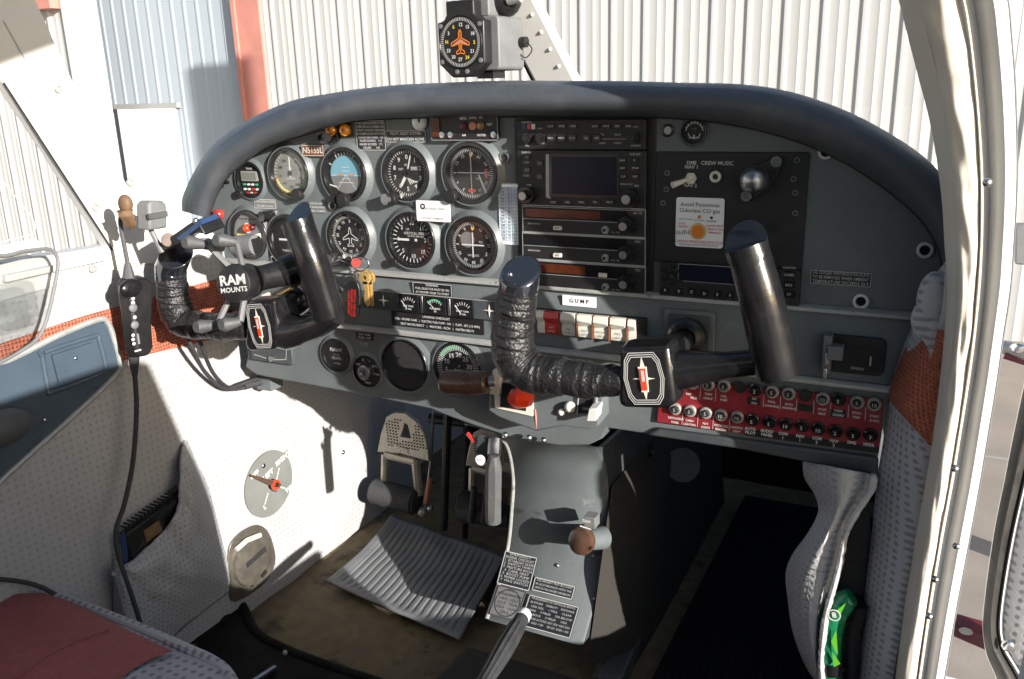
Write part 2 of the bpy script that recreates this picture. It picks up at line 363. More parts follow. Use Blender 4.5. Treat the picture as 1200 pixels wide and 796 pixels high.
b.prism(P, -.03, .003); b.build('sill', fr, world=True, bevel=.002)
b = MB('white_paint'); b.T = TX(WX); P = [wz(0, 322), wz(118, 298), wz(118, 305), wz(0, 331)]; b.prism(P, .002, .012); b.build('sill_lip', fr, world=True, bevel=.002)
b = MB('groove'); b.T = TX(WX)
for q0, q1 in (((0, 25), (120, 240)),): b.bar(*wz(*q0), *wz(*q1), .0016, .0066, 'groove')
b.bar(*wz(0, 97), *wz(128, 293), .003, .0065, 'black_matte'); b.build('seam', fr, world=True)
for q in ((68, 104), (112, 243), (153, 214), (109, 315)):
    b = MB('chrome'); p = onX(*q, WX+.007); b.T = Matrix.Translation(p) @ Matrix.Rotation(math.pi/2, 4, 'Y'); b.lathe([(.006, 0), (.0055, .002), (.003, .0022), (.002, .0005), (0, .0005)], seg=20, m='trim_silver'); b.build('screw', fr, world=True)
# sliding storm-window pane leaning in from the sill
pn = thing('storm_window', 'clear acrylic storm window flap with rounded corners at the left edge', 'window flap', onX(20, 400, -.96))
O = [(-60, 330), (-60, 296), (0, 300), (30, 294), (56, 292), (65, 298), (68, 310), (64, 335), (58, 362), (52, 382), (44, 397), (30, 408), (0, 425), (-60, 448)]
Pc = [onX(x, y, -.965+.0003*(y-300)*.3) for x, y in O]; Q = [p+Vector((-.006, .0, 0)) for p in Pc]
MB('acrylic').hull2(Q, Pc).build('pane', pn, world=True)
b = MB('mount_grey'); b.tube(catmull(Pc, 5, True), .0022, 8); b.build('edge_strip', pn, world=True)
b = MB('acrylic'); p = onX(15, 355, -.955)
b.T = TX(-.958); b.rrect(*wz(17, 358, -.958), .05, .055, .012, 0, .006); b.build('finger_pull', pn, world=True, bevel=.001)
b = MB('bone'); p0, p1 = onX(0, 302, -.975), onX(42, 287, -.975); b.tube([p0+Vector((0, -.1, 0)), p1], .008, 10); b.build('latch_bar', pn, world=True)
sw = thing('window_pane', 'clear side window with a faint curved outline left of the pillar', 'window pane', (WX-.03, -.5, -.2))
b = MB('windshield'); b.T = TX(WX-.035); b.prism([(-1.45, -.22), (-.2, -.22), (-.5, .36), (-1.45, .36)], 0, .004); b.build('glass_sheet', sw, world=True)
b = MB('mount_grey'); b.T = TX(WX-.028); b.line([wz(0, 208, WX-.028), wz(38, 255, WX-.028), wz(42, 266, WX-.028), wz(38, 275, WX-.028), wz(0, 284, WX-.028)], .0012, 0, 'ink_dim'); b.build('vent_outline', sw, world=True)
# armrest pocket moulding
ar = thing('armrest_moulding', 'dark blue plastic moulding with pale piping on the left wall', 'armrest', onX(60, 450, WX))
b = MB('blue_plastic'); b.T = TX(WX); A = [wz(x, y) for x, y in ((-80, 446), (0, 422), (60, 393), (108, 374), (120, 378), (128, 400), (134, 424), (131, 436), (90, 476), (0, 556), (-80, 630))]
b.prism(A, 0, .012); b.build('shell', ar, world=True, bevel=.004)
b = MB('trim_silver'); b.T = TX(WX); b.tube([(x, y, .012) for x, y in catmull([(p[0], p[1], 0) for p in A], 6, True) for _ in (0,)] if False else [(p.x, p.y, .011) for p in catmull([(q[0], q[1], 0) for q in A], 6, True)], .004, 8); b.build('piping', ar, world=True)
b = MB('blue_plastic'); b.T = TX(WX); A2 = [wz(x, y) for x, y in ((44, 412), (104, 393), (108, 396), (116, 428), (112, 436), (54, 458), (49, 455), (42, 418))]
b.tube([(p.x, p.y, .0125) for p in catmull([(q[0], q[1], 0) for q in A2], 5, True)], .0035, 8); A3 = [wz(x, y) for x, y in ((52, 415), (100, 400), (108, 426), (60, 447))]
b.prism(A3, .012, .016); b.build('ashtray_recess', ar, world=True, bevel=.003)
for q in ((52, 492), (88, 420)): b = MB('chrome'); b.ball(onX(*q, WX+.014), .003); b.build('screw', ar, world=True)
b = MB('rubber_grey'); p = onX(2, 502, WX+.03); b.ball(p, .03, sc=(.7, 1.3, .75), seg=20); b.build('handle', ar, world=True)
# fuel selector and air vent low on the wall
fs = thing('fuel_selector', 'round grey fuel selector plate with red pointer low on the side wall', 'fuel selector', onX(315, 567, WX))
b = MB('fuel_plate'); b.T = TX(WX+.002); c = wz(315, 567, WX+.002); rad = .060
b.lathe([(0, 0), (rad-.001, 0), (rad, .0015)], (c[0], c[1], 0), 48); b.lathe([(0, .0016), (rad, .0016), (rad, 0)], (c[0], c[1], 0), 48); b.build('plate', fs, world=True)
b = MB('ink'); b.T = TX(WX+.004)
for q0, q1 in (((321, 566), (325, 548)), ((312, 577), (308, 591)), ((325, 570), (332, 572))): b.bar(*wz(*q0), *wz(*q1), .0022, .0004)
for tx, q, s in (('RIGHT', (329, 537), .011), ('OFF', (296, 556), .010), ('LEFT', (312, 556), .011), ('L', (308, 594), .01), ('TIP', (336, 573), .010)): c2 = wz(*q); b.text(tx, c2[0], c2[1], s*1.2, .0006, rot=.25, bold=.04)
b.build('lettering', fs, world=True)
b = MB('brown_knob'); b.T = TX(WX+.004); a0, a1 = wz(318, 567), wz(288, 556); b.tube([(a0[0], a0[1], .012), (a1[0], a1[1], .008)], [.006, .002], 8); a1 = wz(314, 573); b.tube([(a0[0], a0[1], .01), (a1[0], a1[1], .01)], .006, 8, 'mount_grey'); b.build('lever', fs, world=True)
b = MB('red'); b.T = TX(WX+.016); c2 = wz(322, 568, WX+.016)
b.lathe([(.0095, 0), (.0095, .004), (.0055, .004), (.0055, 0)], (c2[0], c2[1], 0), 24, 'red_clear'); b.lathe([(0, .006), (.004, .005), (.005, 0)], (c2[0], c2[1], 0), 16, 'chrome'); b.build('knob', fs, world=True)
b = MB('chrome'); b.ball(onX(309, 546, WX+.005), .0045, sc=(.5, 1, 1)); b.build('screw', fs, world=True)
av = thing('air_vent', 'brown metal air vent plate with a slotted round dial low on the wall', 'air vent', onX(293, 655, WX))
b = MB('vent_metal'); b.T = TX(WX); Vp = [wz(x, y) for x, y in ((266, 650), (270, 635), (283, 622), (300, 615), (312, 622), (319, 640), (321, 658), (314, 676), (300, 690), (285, 700), (270, 704), (267, 680))]
Vp = [(p.x, p.y) for p in catmull([(q[0], q[1], 0) for q in Vp], 4, True)]; b.prism(Vp, 0, .004); b.build('plate', av, world=True, bevel=.001)
c2 = wz(293, 655); b = MB('vent_metal'); b.T = TX(WX+.004); b.lathe([(.046, 0), (.044, .006), (.03, .010), (0, .011)], (c2[0], c2[1], 0), 40); b.build('dial', av, world=True)
b = MB('black_matte'); b.T = TX(WX+.015); b.bar(*wz(281, 661), *wz(304, 641), .010, .0005, 'black_matte'); b.build('slot', av, world=True); b = MB('steel'); b.T = TX(WX+.015); b.bar(*wz(299, 674), *wz(305, 667), .008, .0007, 'steel'); b.build('latch', av, world=True)
b = MB('bone'); b.T = TX(WX+.005); b.tube([(*wz(272, 643), .004), (*wz(283, 632), .006), (*wz(300, 626), .004)], .0045, 8); b.build('pull_tab', av, world=True)
for q in ((306, 634), (312, 665), (295, 685)): b = MB('chrome'); b.ball(onX(*q, WX+.006), .004); b.build('screw', av, world=True)
# roof, far-side structure, firewall, floor
ca = thing('cabin_shell', 'white cabin shell of roof, right side frame and rear side around the cockpit', 'cabin shell', (-.5, -.6, -.95))
b = MB('vinyl_cloth'); rows = []
for y in (-2.2, -1.2, -.5, -.36): rows.append([(-.49-.58*math.cos(a)*1.0, y, .27+.27*math.sin(a)) for a in [math.pi*i/16*(1 if y < -.9 else .78) for i in range(17)]])
b.grid(rows); b.build('roof', ca, world=True, solid=.02)
b = MB('white_metal'); b.T = TX(.04)      # right side forward of the door opening, aft edge leaning as the pillar does
b.prism([(-.24, .14), (-.20, .05), (-.15, -.15), (-.09, -.27), (-.03, -.36), (-.01, -.47), (-.035, -.64), (-.035, -.97), (.9, -.97), (.9, -.3), (.4, -.2), (-.02, .0), (-.13, .09), (-.18, .14)], -.03, 0); b.build('forward_side', ca, world=True)
b = MB('white_metal'); b.T = TX(.08); b.prism([(-2.2, -.97), (-.03, -.97), (-.03, -.665), (-.15, -.66), (-.22, -.64), (-.36, -.60), (-.36, -.515), (-.52, -.51), (-.595, -.45), (-.61, -.30), (-.69, -.03), (-.75, -.02), (-2.2, -.02)], -.03, 0); b.build('aft_side', ca, world=True)
b = MB('white_metal'); b.T = TX(WX-.06); b.prism([(-2.2, -.97), (.9, -.97), (.9, -.3), (.4, -.26), (-2.2, -.26)], -.03, 0); b.build('outer_skin', ca, world=True)
b = MB('baggage'); b.box(-.49, -2.25, -.35, 1.2, .04, 1.3); b.build('rear_bulkhead', ca, world=True)
b = MB('foot_black'); b.box(-.52, .84, -.62, 1.13, .03, .75); solo(b, 'firewall', 'black firewall at the far end of the footwells', 'firewall', (0, 0, 0))
FZ = -.87
b = MB('carpet'); 
nx, ny = 60, 90; b.grid([[(-1.08+1.125*i/nx, -1.6+2.45*j/ny, FZ+.004*noise.noise(Vector((i*.35, j*.35, 2)))) for i in range(nx+1)] for j in range(ny+1)])
b2 = solo(b, 'floor', 'worn brown carpet on the cockpit floor', None, (0, 0, 0), kind='structure')
b = MB('white_metal'); b.box(-.52, -.35, FZ-.06, 1.13, 2.3, .06); solo(b, 'floor_pan', 'metal floor under the carpet', None, (0, 0, 0), kind='structure')
# windshield and centre strip
W0 = onY(664, 112, .17); W1 = onY(590, -30, .10); dW = (W1-W0)
ws = thing('windshield', 'clear two-piece windshield above the glareshield', 'windshield', W0)
b = MB('windshield'); b.hull2([W0-dW*.15+Vector((-.56, .03, 0)), W0-dW*.15+Vector((.52, .03, 0)), W1+dW*.6+Vector((.5, .03, 0)), W1+dW*.6+Vector((-.5, .03, 0))], [W0-dW*.15+Vector((-.56, .036, 0)), W0-dW*.15+Vector((.52, .036, 0)), W1+dW*.6+Vector((.5, .036, 0)), W1+dW*.6+Vector((-.5, .036, 0))]); b.build('glass_sheet', ws, world=True)
nW = dW.cross(Vector((1, 0, 0))).normalized()
if nW.y > 0: nW = -nW
st = thing('windshield_strip', 'white riveted centre strip of the windshield behind the compass', 'window strip', W0)
hw = .036
b = MB('white_paint'); A = W0-dW*.1; B = W1+dW*.6
b.hull2([A+Vector((-hw, 0, 0)), A+Vector((hw, 0, 0)), B+Vector((hw, 0, 0)), B+Vector((-hw, 0, 0))], [p+nW*.012 for p in (A+Vector((-hw*.85, 0, 0)), A+Vector((hw*.85, 0, 0)), B+Vector((hw*.85, 0, 0)), B+Vector((-hw*.85, 0, 0)))]); b.build('strip', st, world=True, bevel=.003)
b = MB('seal'); b.tube([A+Vector((-hw-.002, 0, 0)), B+Vector((-hw-.002, 0, 0))], .004, 8); b.build('gasket', st, world=True)
for i in range(9): b = MB('white_paint'); b.ball(W0+dW*(i*.14)+nW*.012+Vector((hw*.5, 0, 0)), .0028); b.build('rivet', st, world=True)
# ------------------------------------------------------------------ instrument panel
ZL1, ZL2, ZB = -.2465, -.3305, -.4395
HI = [(244, 256), (247, 246), (257, 222), (275, 199), (313, 173), (358, 157), (388, 149), (420, 141), (500, 137), (600, 136), (700, 136), (780, 137), (850, 144), (910, 157), (960, 175), (1010, 201), (1060, 238), (1088, 268), (1103, 300), (1106, 335)]
HO = [(213, 247), (214, 230), (228, 200), (250, 170), (288, 142), (340, 119), (385, 110), (430, 103), (510, 97), (600, 95), (700, 95), (790, 96), (870, 99), (930, 109), (990, 129), (1045, 158), (1090, 190), (1116, 225), (1135, 270), (1145, 330)]
def lerp(a, b, t): return (a[0]+(b[0]-a[0])*t, a[1]+(b[1]-a[1])*t)
pan = thing('dashboard', 'grey painted instrument panel with padded glareshield spanning the cockpit', 'instrument panel', (-.5, 0, ZB))
IP = catmull([(*p, 0) for p in HI], 6); OP = catmull([(*p, 0) for p in HO], 6)
rows = []
SEC = [(0, .0, .010), (-.008, -.01, 0), (-.035, .02, 0), (-.050, .12, 0), (-.058, .30, 0), (-.060, .50, 0), (-.055, .70, 0), (-.045, .86, 0), (-.025, .97, 0), (.0, 1., 0)]
for k in range(len(IP)):
    i_, o_ = IP[k], OP[k]; row = []
    for y, t, dy in SEC: q = lerp(i_, o_, t); row.append(onY(q[0], q[1], y+dy))
    last = row[-1]; tz = min(1, max(0, (last.z+.25)*6)); c = Vector((-.5, 0, -.3)); d = (last-c).normalized()
    row.append(last+Vector((-d.x*.006, .07, -d.z*.006-.004))); row.append(last+Vector((-d.x*.03, .22, -.03-d.z*.02))); row.append(last+Vector((-d.x*.06, .40, -.08)))
    row = [p+(Vector((0, noise.noise(p*14)*.0015, noise.noise(p*9+Vector((3, 1, 7)))*.0012)) if j > 1 else Vector((0, 0, 0))) for j, p in enumerate(row)]
    rows.append(row)
b = MB('hood_vinyl'); b.grid(rows, flip=True); b.poly(rows[0][:10]); b.poly(rows[-1][:10]); b.build('glareshield', pan, world=True, angle=60)
b = MB('black_matte'); b.tube([onY(p.x, p.y, -.005) for p in IP], .0022, 6); b.build('edge_gasket', pan, world=True)
# main face: outline just under the hood, a hole-free sheet one centimetre thick
def TY(y): return Matrix.Translation((0, y, 0)) @ Matrix(((1, 0, 0, 0), (0, 0, -1, 0), (0, 1, 0, 0), (0, 0, 0, 1)))   # local (x, z, out)
top = []
for k in range(0, len(IP), 2):
    q = lerp((IP[k].x, IP[k].y), (OP[k].x, OP[k].y), .25); p = onY(*q, 0); top.append((p.x, p.z))
xr = onY(1100, 380).x+.01
left = [(onY(x, y).x, onY(x, y).z) for x, y in ((265, 306), (257, 286), (249, 273), (242, 258))]
b = MB('panel_grey'); b.T = TY(0); b.prism([(xr, ZL1), (left[0][0], ZL1)]+left[1:]+top+[(xr, -.2)], -.012, 0); b.build('upper_face', pan, world=True, bevel=.002)
# ledge and strip
def strip(name, prof, m, x0, x1, **k):
    b = MB(m); b.hull2([(x0, y, z) for y, z in prof], [(x1, y, z) for y, z in prof]); return b.build(name, pan, world=True, **k)
xl = left[0][0]; xl2 = onY(285, 400).x
strip('upper_ledge', [(.0, ZL1+.004), (-.006, ZL1+.004), (-.012, ZL1+.001), (-.012, ZL1-.003), (.0, ZL1-.003)], 'trim_silver', xl+.004, xr-.015, bevel=.001)
strip('middle_face', [(-.001, ZL1-.003), (-.004, ZL1-.003), (-.010, ZL1-.030), (-.010, ZL2+.004), (.02, ZL2+.004), (.02, ZL1-.003)], 'panel_grey', xl+.002, xr-.016, bevel=.001)
strip('lower_ledge', [(.0, ZL2+.004), (-.014, ZL2+.004), (-.018, ZL2+.001), (-.018, ZL2-.003), (.0, ZL2-.003)], 'trim_silver', xl2, xr-.018, bevel=.001)
b = MB('panel_grey')
LP = [(290, 417), (287, 430), (300, 440), (370, 453), (440, 466), (505, 480), (521, 487), (560, 501), (601, 514), (655, 523), (690, 522), (706, 514), (712, 502), (770, 511), (860, 524), (950, 541), (1029, 556), (1040, 490), (1046, 462)]
lp = [(onY(x, y, -.008).x, onY(x, y, -.008).z) for x, y in LP]; b.T = TY(-.008)
b.prism([(lp[0][0], ZL2-.003)]+lp+[(lp[-1][0], ZL2-.003)], -.035, 0); b.build('lower_face', pan, world=True, bevel=.003)
b = MB('panel_dark'); b.T = TY(-.0085); b.prism([(p.x, p.z) for p in (onY(x, y, -.0085) for x, y in ((775, 500), (1030, 534), (1029, 555), (860, 523), (760, 508)))], 0, .008); b.build('bottom_lip', pan, world=True, bevel=.003)
b = MB('black'); b.T = TY(0)
u0, u1 = onY(603, 139), onY(766, 345); b.rrect((u0.x+u1.x)/2, (u0.z+u1.z)/2, u1.x-u0.x, u0.z-u1.z, .003, 0, .0015)
u0, u1 = onY(769, 180), onY(946, 355); c0 = onY(857, 266); b.rrect(onY(857, 178).x-.001, (onY(857, 178).z+onY(857, 312).z)/2, onY(945, 266).x-onY(769, 266).x, onY(857, 178).z-onY(857, 312).z, .003, 0, .0025)
b.build('black_plate', pan, world=True, bevel=.0008)
# screws and jacks of the panel
def ringscrew(px, py, r, m1='steel', m2='black_matte', name='socket', y=0., h=.003):
    p = onY(px, py, y); b = MB(m1); b.T = Matrix.Translation(p) @ Matrix.Rotation(math.pi/2, 4, 'X')
    b.lathe([(r, 0), (r, h), (r*.7, h*1.2), (r*.62, h*.6)], seg=20); b.disc(0, 0, h*.6, r*.62, m2, 16); b.build(name, pan, world=True)
for q in ((592, 185, .0075), (391, 241, .007), (322, 304, .006)): ringscrew(*q)
for q in ((968, 178, .008), (1084, 293, .0085), (1009, 353, .0085)): ringscrew(*q, 'ink', 'navy_glass')
for px, py in ((782, 203), (781, 222), (777, 238), (934, 188), (932, 226), (930, 210), (932, 250)): ringscrew(px, py, .0032, 'mount_grey', 'black', 'screw', -.0025, .001)
for px, py in ((260, 212), ): ringscrew(px, py, .006, 'black_gloss', 'black')
b = MB('black_gloss'); b.T = TY(0)
for q in ((265, 211), (262, 208), (268, 214)): p = onY(*q); b.tube([(p.x, p.z, 0), (p.x+.003, p.z+.004, .01), (p.x+.01, p.z, .012)], .002, 6)
b.build('hook', pan, world=True)

def W(px0, px1, py, y=0.): return onY(px1, py, y).x-onY(px0, py, y).x
def H(py0, py1, px, y=0.): return onY(px, py0, y).z-onY(px, py1, y).z
# ---------------------------------------------------------------- gauges
def needle(b, ang, L, w=.0022, m='ink', tail=.25, z=.0012, R_=1.):
    d = (math.sin(R(ang)), math.cos(R(ang))); b.bar(-d[0]*L*tail, -d[1]*L*tail, d[0]*L*.85, d[1]*L*.85, w, z, m, w*.8); b.bar(d[0]*L*.85, d[1]*L*.85, d[0]*L, d[1]*L, w*.8, z, m, w*.05); b.disc(0, 0, z+.0003, w*1.3, 'black', 12)
def ticks(b, r0, r1, a0, a1, n, w=.0008, m='ink', z=.0004):
    for i in range(n): a = R(a0+(a1-a0)*i/max(1, n-1)); s, c = math.sin(a), math.cos(a); b.bar(s*r0, c*r0, s*r1, c*r1, w, z, m)
def nums(b, L, r, a0, a1, size, m='ink', z=.0004, turn=False, bold=.01):
    for i, t in enumerate(L):
        a = a0+(a1-a0)*i/max(1, len(L)-1)
        if t: b.text(t, math.sin(R(a))*r, math.cos(R(a))*r, size, z, m, rot=-R(a) if turn else 0, bold=bold)
def arc(b, r, a0, a1, w, m, z=.0003, n=24):
    P = [(math.sin(R(a0+(a1-a0)*i/n))*r, math.cos(R(a0+(a1-a0)*i/n))*r) for i in range(n+1)]; b.line(P, w, z, m)
def gauge(name, label, px, py, hpx, dial, knobs=(), face='dial_black', needles=None, flare=True, glass=True, depth=.007, y=0., thin=False, cat='gauge', rim='black_gloss'):
    o = onpanel(name, label, cat, px, py, y); Ro = hpx/2*kz(px, py)
    if flare:
        b = MB('panel_grey'); b.lathe([(Ro*1.23, -.0005), (Ro*1.16, .0015), (Ro*1.09, depth*.7), (Ro*1.03, depth+.0005), (Ro*.98, depth*.9), (Ro*.98, 0)], seg=56); b.build('surround', o)
    b = MB(rim); ri = Ro*(.86 if not thin else .92)
    b.lathe([(Ro, 0), (Ro, depth*.9), (Ro*.97, depth+.001), (ri*1.02, depth+.0008), (ri, depth*.7), (ri*.985, .001)], seg=56); b.build('bezel', o)
    b = MB(face); b.disc(0, 0, .001, ri*1.0, seg=48); b.build('dial', o)
    b = MB('ink'); b.T = Matrix.Translation((0, 0, .001)); dial(b, ri)
    if b.v: b.build('markings', o)
    for nd in needles or ():
        b = MB('ink'); b.T = Matrix.Translation((0, 0, .001)); nd(b, ri)
        b.build('needle', o)
    if glass: b = MB('glass'); b.disc(0, 0, depth*.8, ri*1.0, seg=40); b.build('glass_cover', o)
    for ang, rr_, kr, kh in knobs:
        b = MB('black'); s, c = math.sin(R(ang)), math.cos(R(ang)); x, y_ = s*Ro*rr_, c*Ro*rr_
        b.cyl((x, y_, 0), (x, y_, depth), kr*.6, m='black'); pr = [(kr*.9, depth*.7), (kr, depth*.9), (kr, depth+kh*.9), (kr*.85, depth+kh), (0, depth+kh)]
        b.tube([(x, y_, depth*.6), (x, y_, depth+kh)], kr, 24, fn=lambda i, k, p: 1+.06*(k % 2)); b.build('knob', o, bevel=.0006)
    return o
Rk = .0085
def d_clock(b, r):
    b.rrect(0, r*.25, r*1.35, r*.62, .001, .0, .002, 'trim_silver'); b.rrect(0, r*.25, r*1.15, r*.46, .001, .002, .0025, 'lcd')
    for j in range(2):
        for i in range(4): b.rrect((i-1.5)*r*.34, -r*.28-j*r*.3, r*.2, r*.13, .0008, 0, .0015, 'ink' if (i+j) % 3 else ('red' if j else 'green'))
    b.text('TIMER', 0, r*.7, r*.2)
    for i in range(3): b.rrect((i-1)*r*.3, -r*.80, r*.2, r*.1, .0006, 0, .001, 'red' if i != 1 else 'ink_dim')
gauge('digital_timer', 'small round digital timer with grey screen at the far left of the panel', 294, 211, 43, d_clock, [(225, 1.05, .006, .005)], depth=.004)
def d_asi(b, r):
    ticks(b, r*.80, r*.96, 10, 330, 33); nums(b, ['', '40', '60', '80', '100', '120', '140', '160', '180', '200'], r*.62, 0, 330, r*.17, 'ink_black')
    arc(b, r*.88, 60, 170, r*.12, 'green'); arc(b, r*.88, 170, 250, r*.1, 'yellow'); arc(b, r*.74, 25, 110, r*.08, 'card'); arc(b, r*.88, 250, 256, r*.16, 'orange')
    b.disc(0, 0, .0002, r*.42, 'mount_grey'); b.text('MPH', 0, r*.22, r*.13, .0005); b.text('AIRSPEED', 0, -r*.25, r*.13, .0005)
gauge('airspeed_indicator', 'airspeed indicator with a pale grey dial and green arc under the glareshield', 341, 203, 60, d_asi, [(150, .92, Rk, .008)], face='lcd', needles=[lambda b, r: needle(b, 2, r*.78, .003)])
def d_att(b, r):
    P = [(math.cos(R(a))*r*.8, math.sin(R(a))*r*.8) for a in range(-6, 187, 8)]; b.poly([(x, y, .0003) for x, y in P], 'sky_dial')
    b.poly([(x, -y+.0005, .0003) for x, y in [(math.cos(R(a))*r*.8, math.sin(R(a))*r*.8) for a in range(6, 175, 8)]], 'mount_grey')
    for a in (-60, -30, -20, -10, 0, 10, 20, 30, 60): s, c = math.sin(R(a)), math.cos(R(a)); b.bar(s*r*.82, c*r*.82, s*r*.96, c*r*.96, .0016 if a % 30 == 0 else .0009, .0004)
    b.bar(-r*.45, 0, -r*.12, 0, .0016, .001, 'orange'); b.bar(r*.12, 0, r*.45, 0, .0016, .001, 'orange'); b.bar(-r*.78, -.0005, r*.78, -.0005, .0008, .0006)
    for i in (1, 2): b.bar(-r*.2*i, -r*.16*i, r*.2*i, -r*.16*i, .0007, .0006); b.bar(-r*.2, r*.16*i, r*.2, r*.16*i, .0007, .0006)
    for s in (-1, 1): b.bar(0, 0, s*r*.5, -r*.62, .0007, .0006)
    b.bar(-r*.9, -r*.42, -r*.5, -r*.52, .002, .0006)
gauge('attitude_indicator', 'attitude indicator with blue sky half and orange bars between two dials', 406, 205, 65, d_att, [(180, .88, .0085, .010), (212, 1.05, .006, .004)])
def d_alt(b, r):
    ticks(b, r*.84, r*.95, 0, 352.8, 50, .0009); nums(b, [str(i) for i in range(10)], r*.66, 0, 324, r*.26); b.text('ALT', 0, r*.34, r*.14)
    b.text('FEET', -r*.30, r*.16, r*.12); b.rrect(r*.34, r*.20, r*.34, r*.16, .0005, 0, .0006, 'mount_grey'); b.text('2992', r*.34, r*.2, r*.14, .0008)
    for i in range(5): b.bar(r*(.0+i*.09), -r*.18-i*r*.04, r*(.14+i*.09), -r*.46+i*r*.03, .0014, .0004)
gauge('altimeter', 'black altimeter with white hatched needles above the taped white card', 478, 203, 66, d_alt, [(212, 1.08, Rk, .010)], needles=[lambda b, r: needle(b, 212, r*.70, .005), lambda b, r: needle(b, 16, r*.86, .0022)])
def d_obs(b, r, red=True):
    ticks(b, r*.80, r*.92, 0, 355, 72, .0007); nums(b, ['18', '21', '24', '27', '30', '33', '0', '3', '6', '9', '12', '15'] if red else ['12', '15', '18', '21', '24', '27', '30', '33', 'N', '3', '6', '9'], r*.70, 0, 330, r*.17, turn=True)
    b.poly([(0, r*.56, .0006), (-r*.07, r*.68, .0006), (r*.07, r*.68, .0006)][::-1], 'yellow')
    for i in range(-5, 6):
        if i: b.disc(i*r*.09, 0, .0005, r*.02, 'ink', 8); b.disc(0, i*r*.09, .0005, r*.02, 'ink', 8)
    if red: b.rrect(r*.62, 0, r*.1, r*.34, .0006, 0, .0008, 'red'); b.rrect(0, -r*.64, r*.3, r*.12, .0006, 0, .0008, 'red'); b.text('NAV', r*.3, -r*.2, r*.12)
    else: b.disc(-r*.25, r*.2, .0003, r*.32, 'mount_grey'); b.text('VOR-LOC', 0, -r*.42, r*.12); b.text('TO', r*.35, r*.12, r*.12)
gauge('course_deviation_indicator', 'largest round navigation indicator with red flags left of the radios', 553, 203, 74, d_obs, [(222, 1.0, Rk, .008)],
      needles=[lambda b, r: (b.bar(-r*.6, r*.02, r*.6, r*.02, .0012, .0012), b.bar(0, -r*.6, 0, r*.6, .0012, .0014)), lambda b, r: b.bar(r*.32, -r*.05, r*.62, -r*.72, .0024, .0016, 'ink', .0035)])
def d_ann(b, r):
    b.text('VACUUM WARNING', 0, r*.72, r*.13, m='ink_black'); b.text('PULL TO RESET', 0, -r*.74, r*.12, m='ink_black'); b.rrect(0, -r*.74, r*1., r*.2, .0005, 0, .0003, 'ink')
    b.lathe([(r*.24, 0), (r*.24, .003), (0, .003)], (-r*.05, r*.32, 0), 20, 'chrome'); b.ball((-r*.05, r*.32, .005), r*.19, 'red_clear'); b.ball((r*.25, r*.36, .003), r*.14, 'maroon')
    b.lathe([(r*.26, 0), (r*.26, .012), (r*.2, .014), (0, .014)], (r*.18, -r*.22, 0), 20, 'bronze'); b.lathe([(r*.16, 0), (r*.16, .006), (0, .006)], (-r*.55, -r*.1, 0), 16, 'brass'); b.box(r*.6, -r*.1, .004, r*.14, r*.4, .008, 'bone')
gauge('warning_light_gauge', 'round grey gauge with red warning light and brass knob behind the left yoke', 294, 275, 58, d_ann, [], face='mount_grey', glass=False)
def d_tc(b, r): ticks(b, r*.8, r*.95, 60, 120, 5); b.text('TURN COORD', 0, -r*.5, r*.14); b.bar(-r*.6, 0, r*.6, 0, .003)
gauge('turn_coordinator', 'dark turn coordinator half hidden behind the left yoke grip', 340, 281, 60, d_tc, [])
def d_dg(b, r):
    ticks(b, r*.82, r*.95, 0, 355, 72, .0008); nums(b, ['N', '3', '6', 'E', '12', '15', 'S', '21', '24', 'W', '30', '33'], r*.68, -28, 302, r*.19, turn=True)
    P = [(0, .42), (.06, .25), (.06, .12), (.4, -.1), (.4, -.18), (.06, -.08), (.05, -.3), (.16, -.4), (.16, -.46), (0, -.42)]
    b.line([(x*r, y*r) for x, y in P]+[(-x*r, y*r) for x, y in P[::-1]], .0010, .0006, 'ink', True)
    for a in (0, 45, 90, 180, 270, 315): s, c = math.sin(R(a)), math.cos(R(a)); b.bar(s*r*.9, c*r*.9, s*r*1., c*r*1., .0018, .0008)
gauge('heading_indicator', 'heading indicator with white aeroplane outline above the hanging keys', 411, 277, 60, d_dg, [(222, 1.10, Rk, .010)])
def d_vsi(b, r):
    ticks(b, r*.78, r*.95, 100, 440, 31, .0013); nums(b, ['0', '5', '10', '15', '20', '15', '10', '5'], r*.68, 270, 585, r*.24); b.text('VERTICAL SPEED', r*.15, r*.26, r*.15); b.text('100 FEET PER MIN', r*.15, r*.14, r*.1); b.text('UP', -r*.2, r*.42, r*.13)
gauge('vertical_speed_indicator', 'black vertical speed indicator below the taped white card', 484, 281, 66, d_vsi, [(222, 1.10, .006, .004)], needles=[lambda b, r: needle(b, 270, r*.78, .0036, tail=.3)])
gauge('vor_indicator', 'round navigation indicator with a plain white cross beside the taped checklist strip', 555, 287, 68, lambda b, r: d_obs(b, r, False), [(222, 1.05, Rk, .008)],
      needles=[lambda b, r: (b.bar(-r*.5, 0, r*.5, 0, .0018, .0012), b.bar(0, -r*.5, 0, r*.5, .0018, .0014))])
def d_hr(b, r):
    b.text('FLIGHT', 0, r*.35, r*.30, bold=.02); b.text('HOURS', 0, r*.02, r*.16); b.rrect(0, -r*.22, r*1.1, r*.24, .0005, 0, .0005, 'ink_black')
    b.text('08473', 0, -r*.22, r*.28, .0008, bold=.02); b.text('HOBBS', 0, -r*.58, r*.18)
gauge('hour_meter', 'small black flight hour meter on the lower panel', 395, 416, 39, d_hr, depth=.004, y=-.008)
def d_ign(b, r):
    nums(b, ['OFF', 'R', 'L', 'BOTH', 'START'], r*.80, -60, 100, r*.22); b.lathe([(r*.52, 0), (r*.5, .009), (r*.44, .010), (r*.3, .010), (r*.28, .008), (0, .008)], seg=28, m='steel'); b.rrect(0, 0, r*.1, r*.36, .0003, .008, .0085, 'black'); b.text('MAG', 0, -r*.8, r*.2)
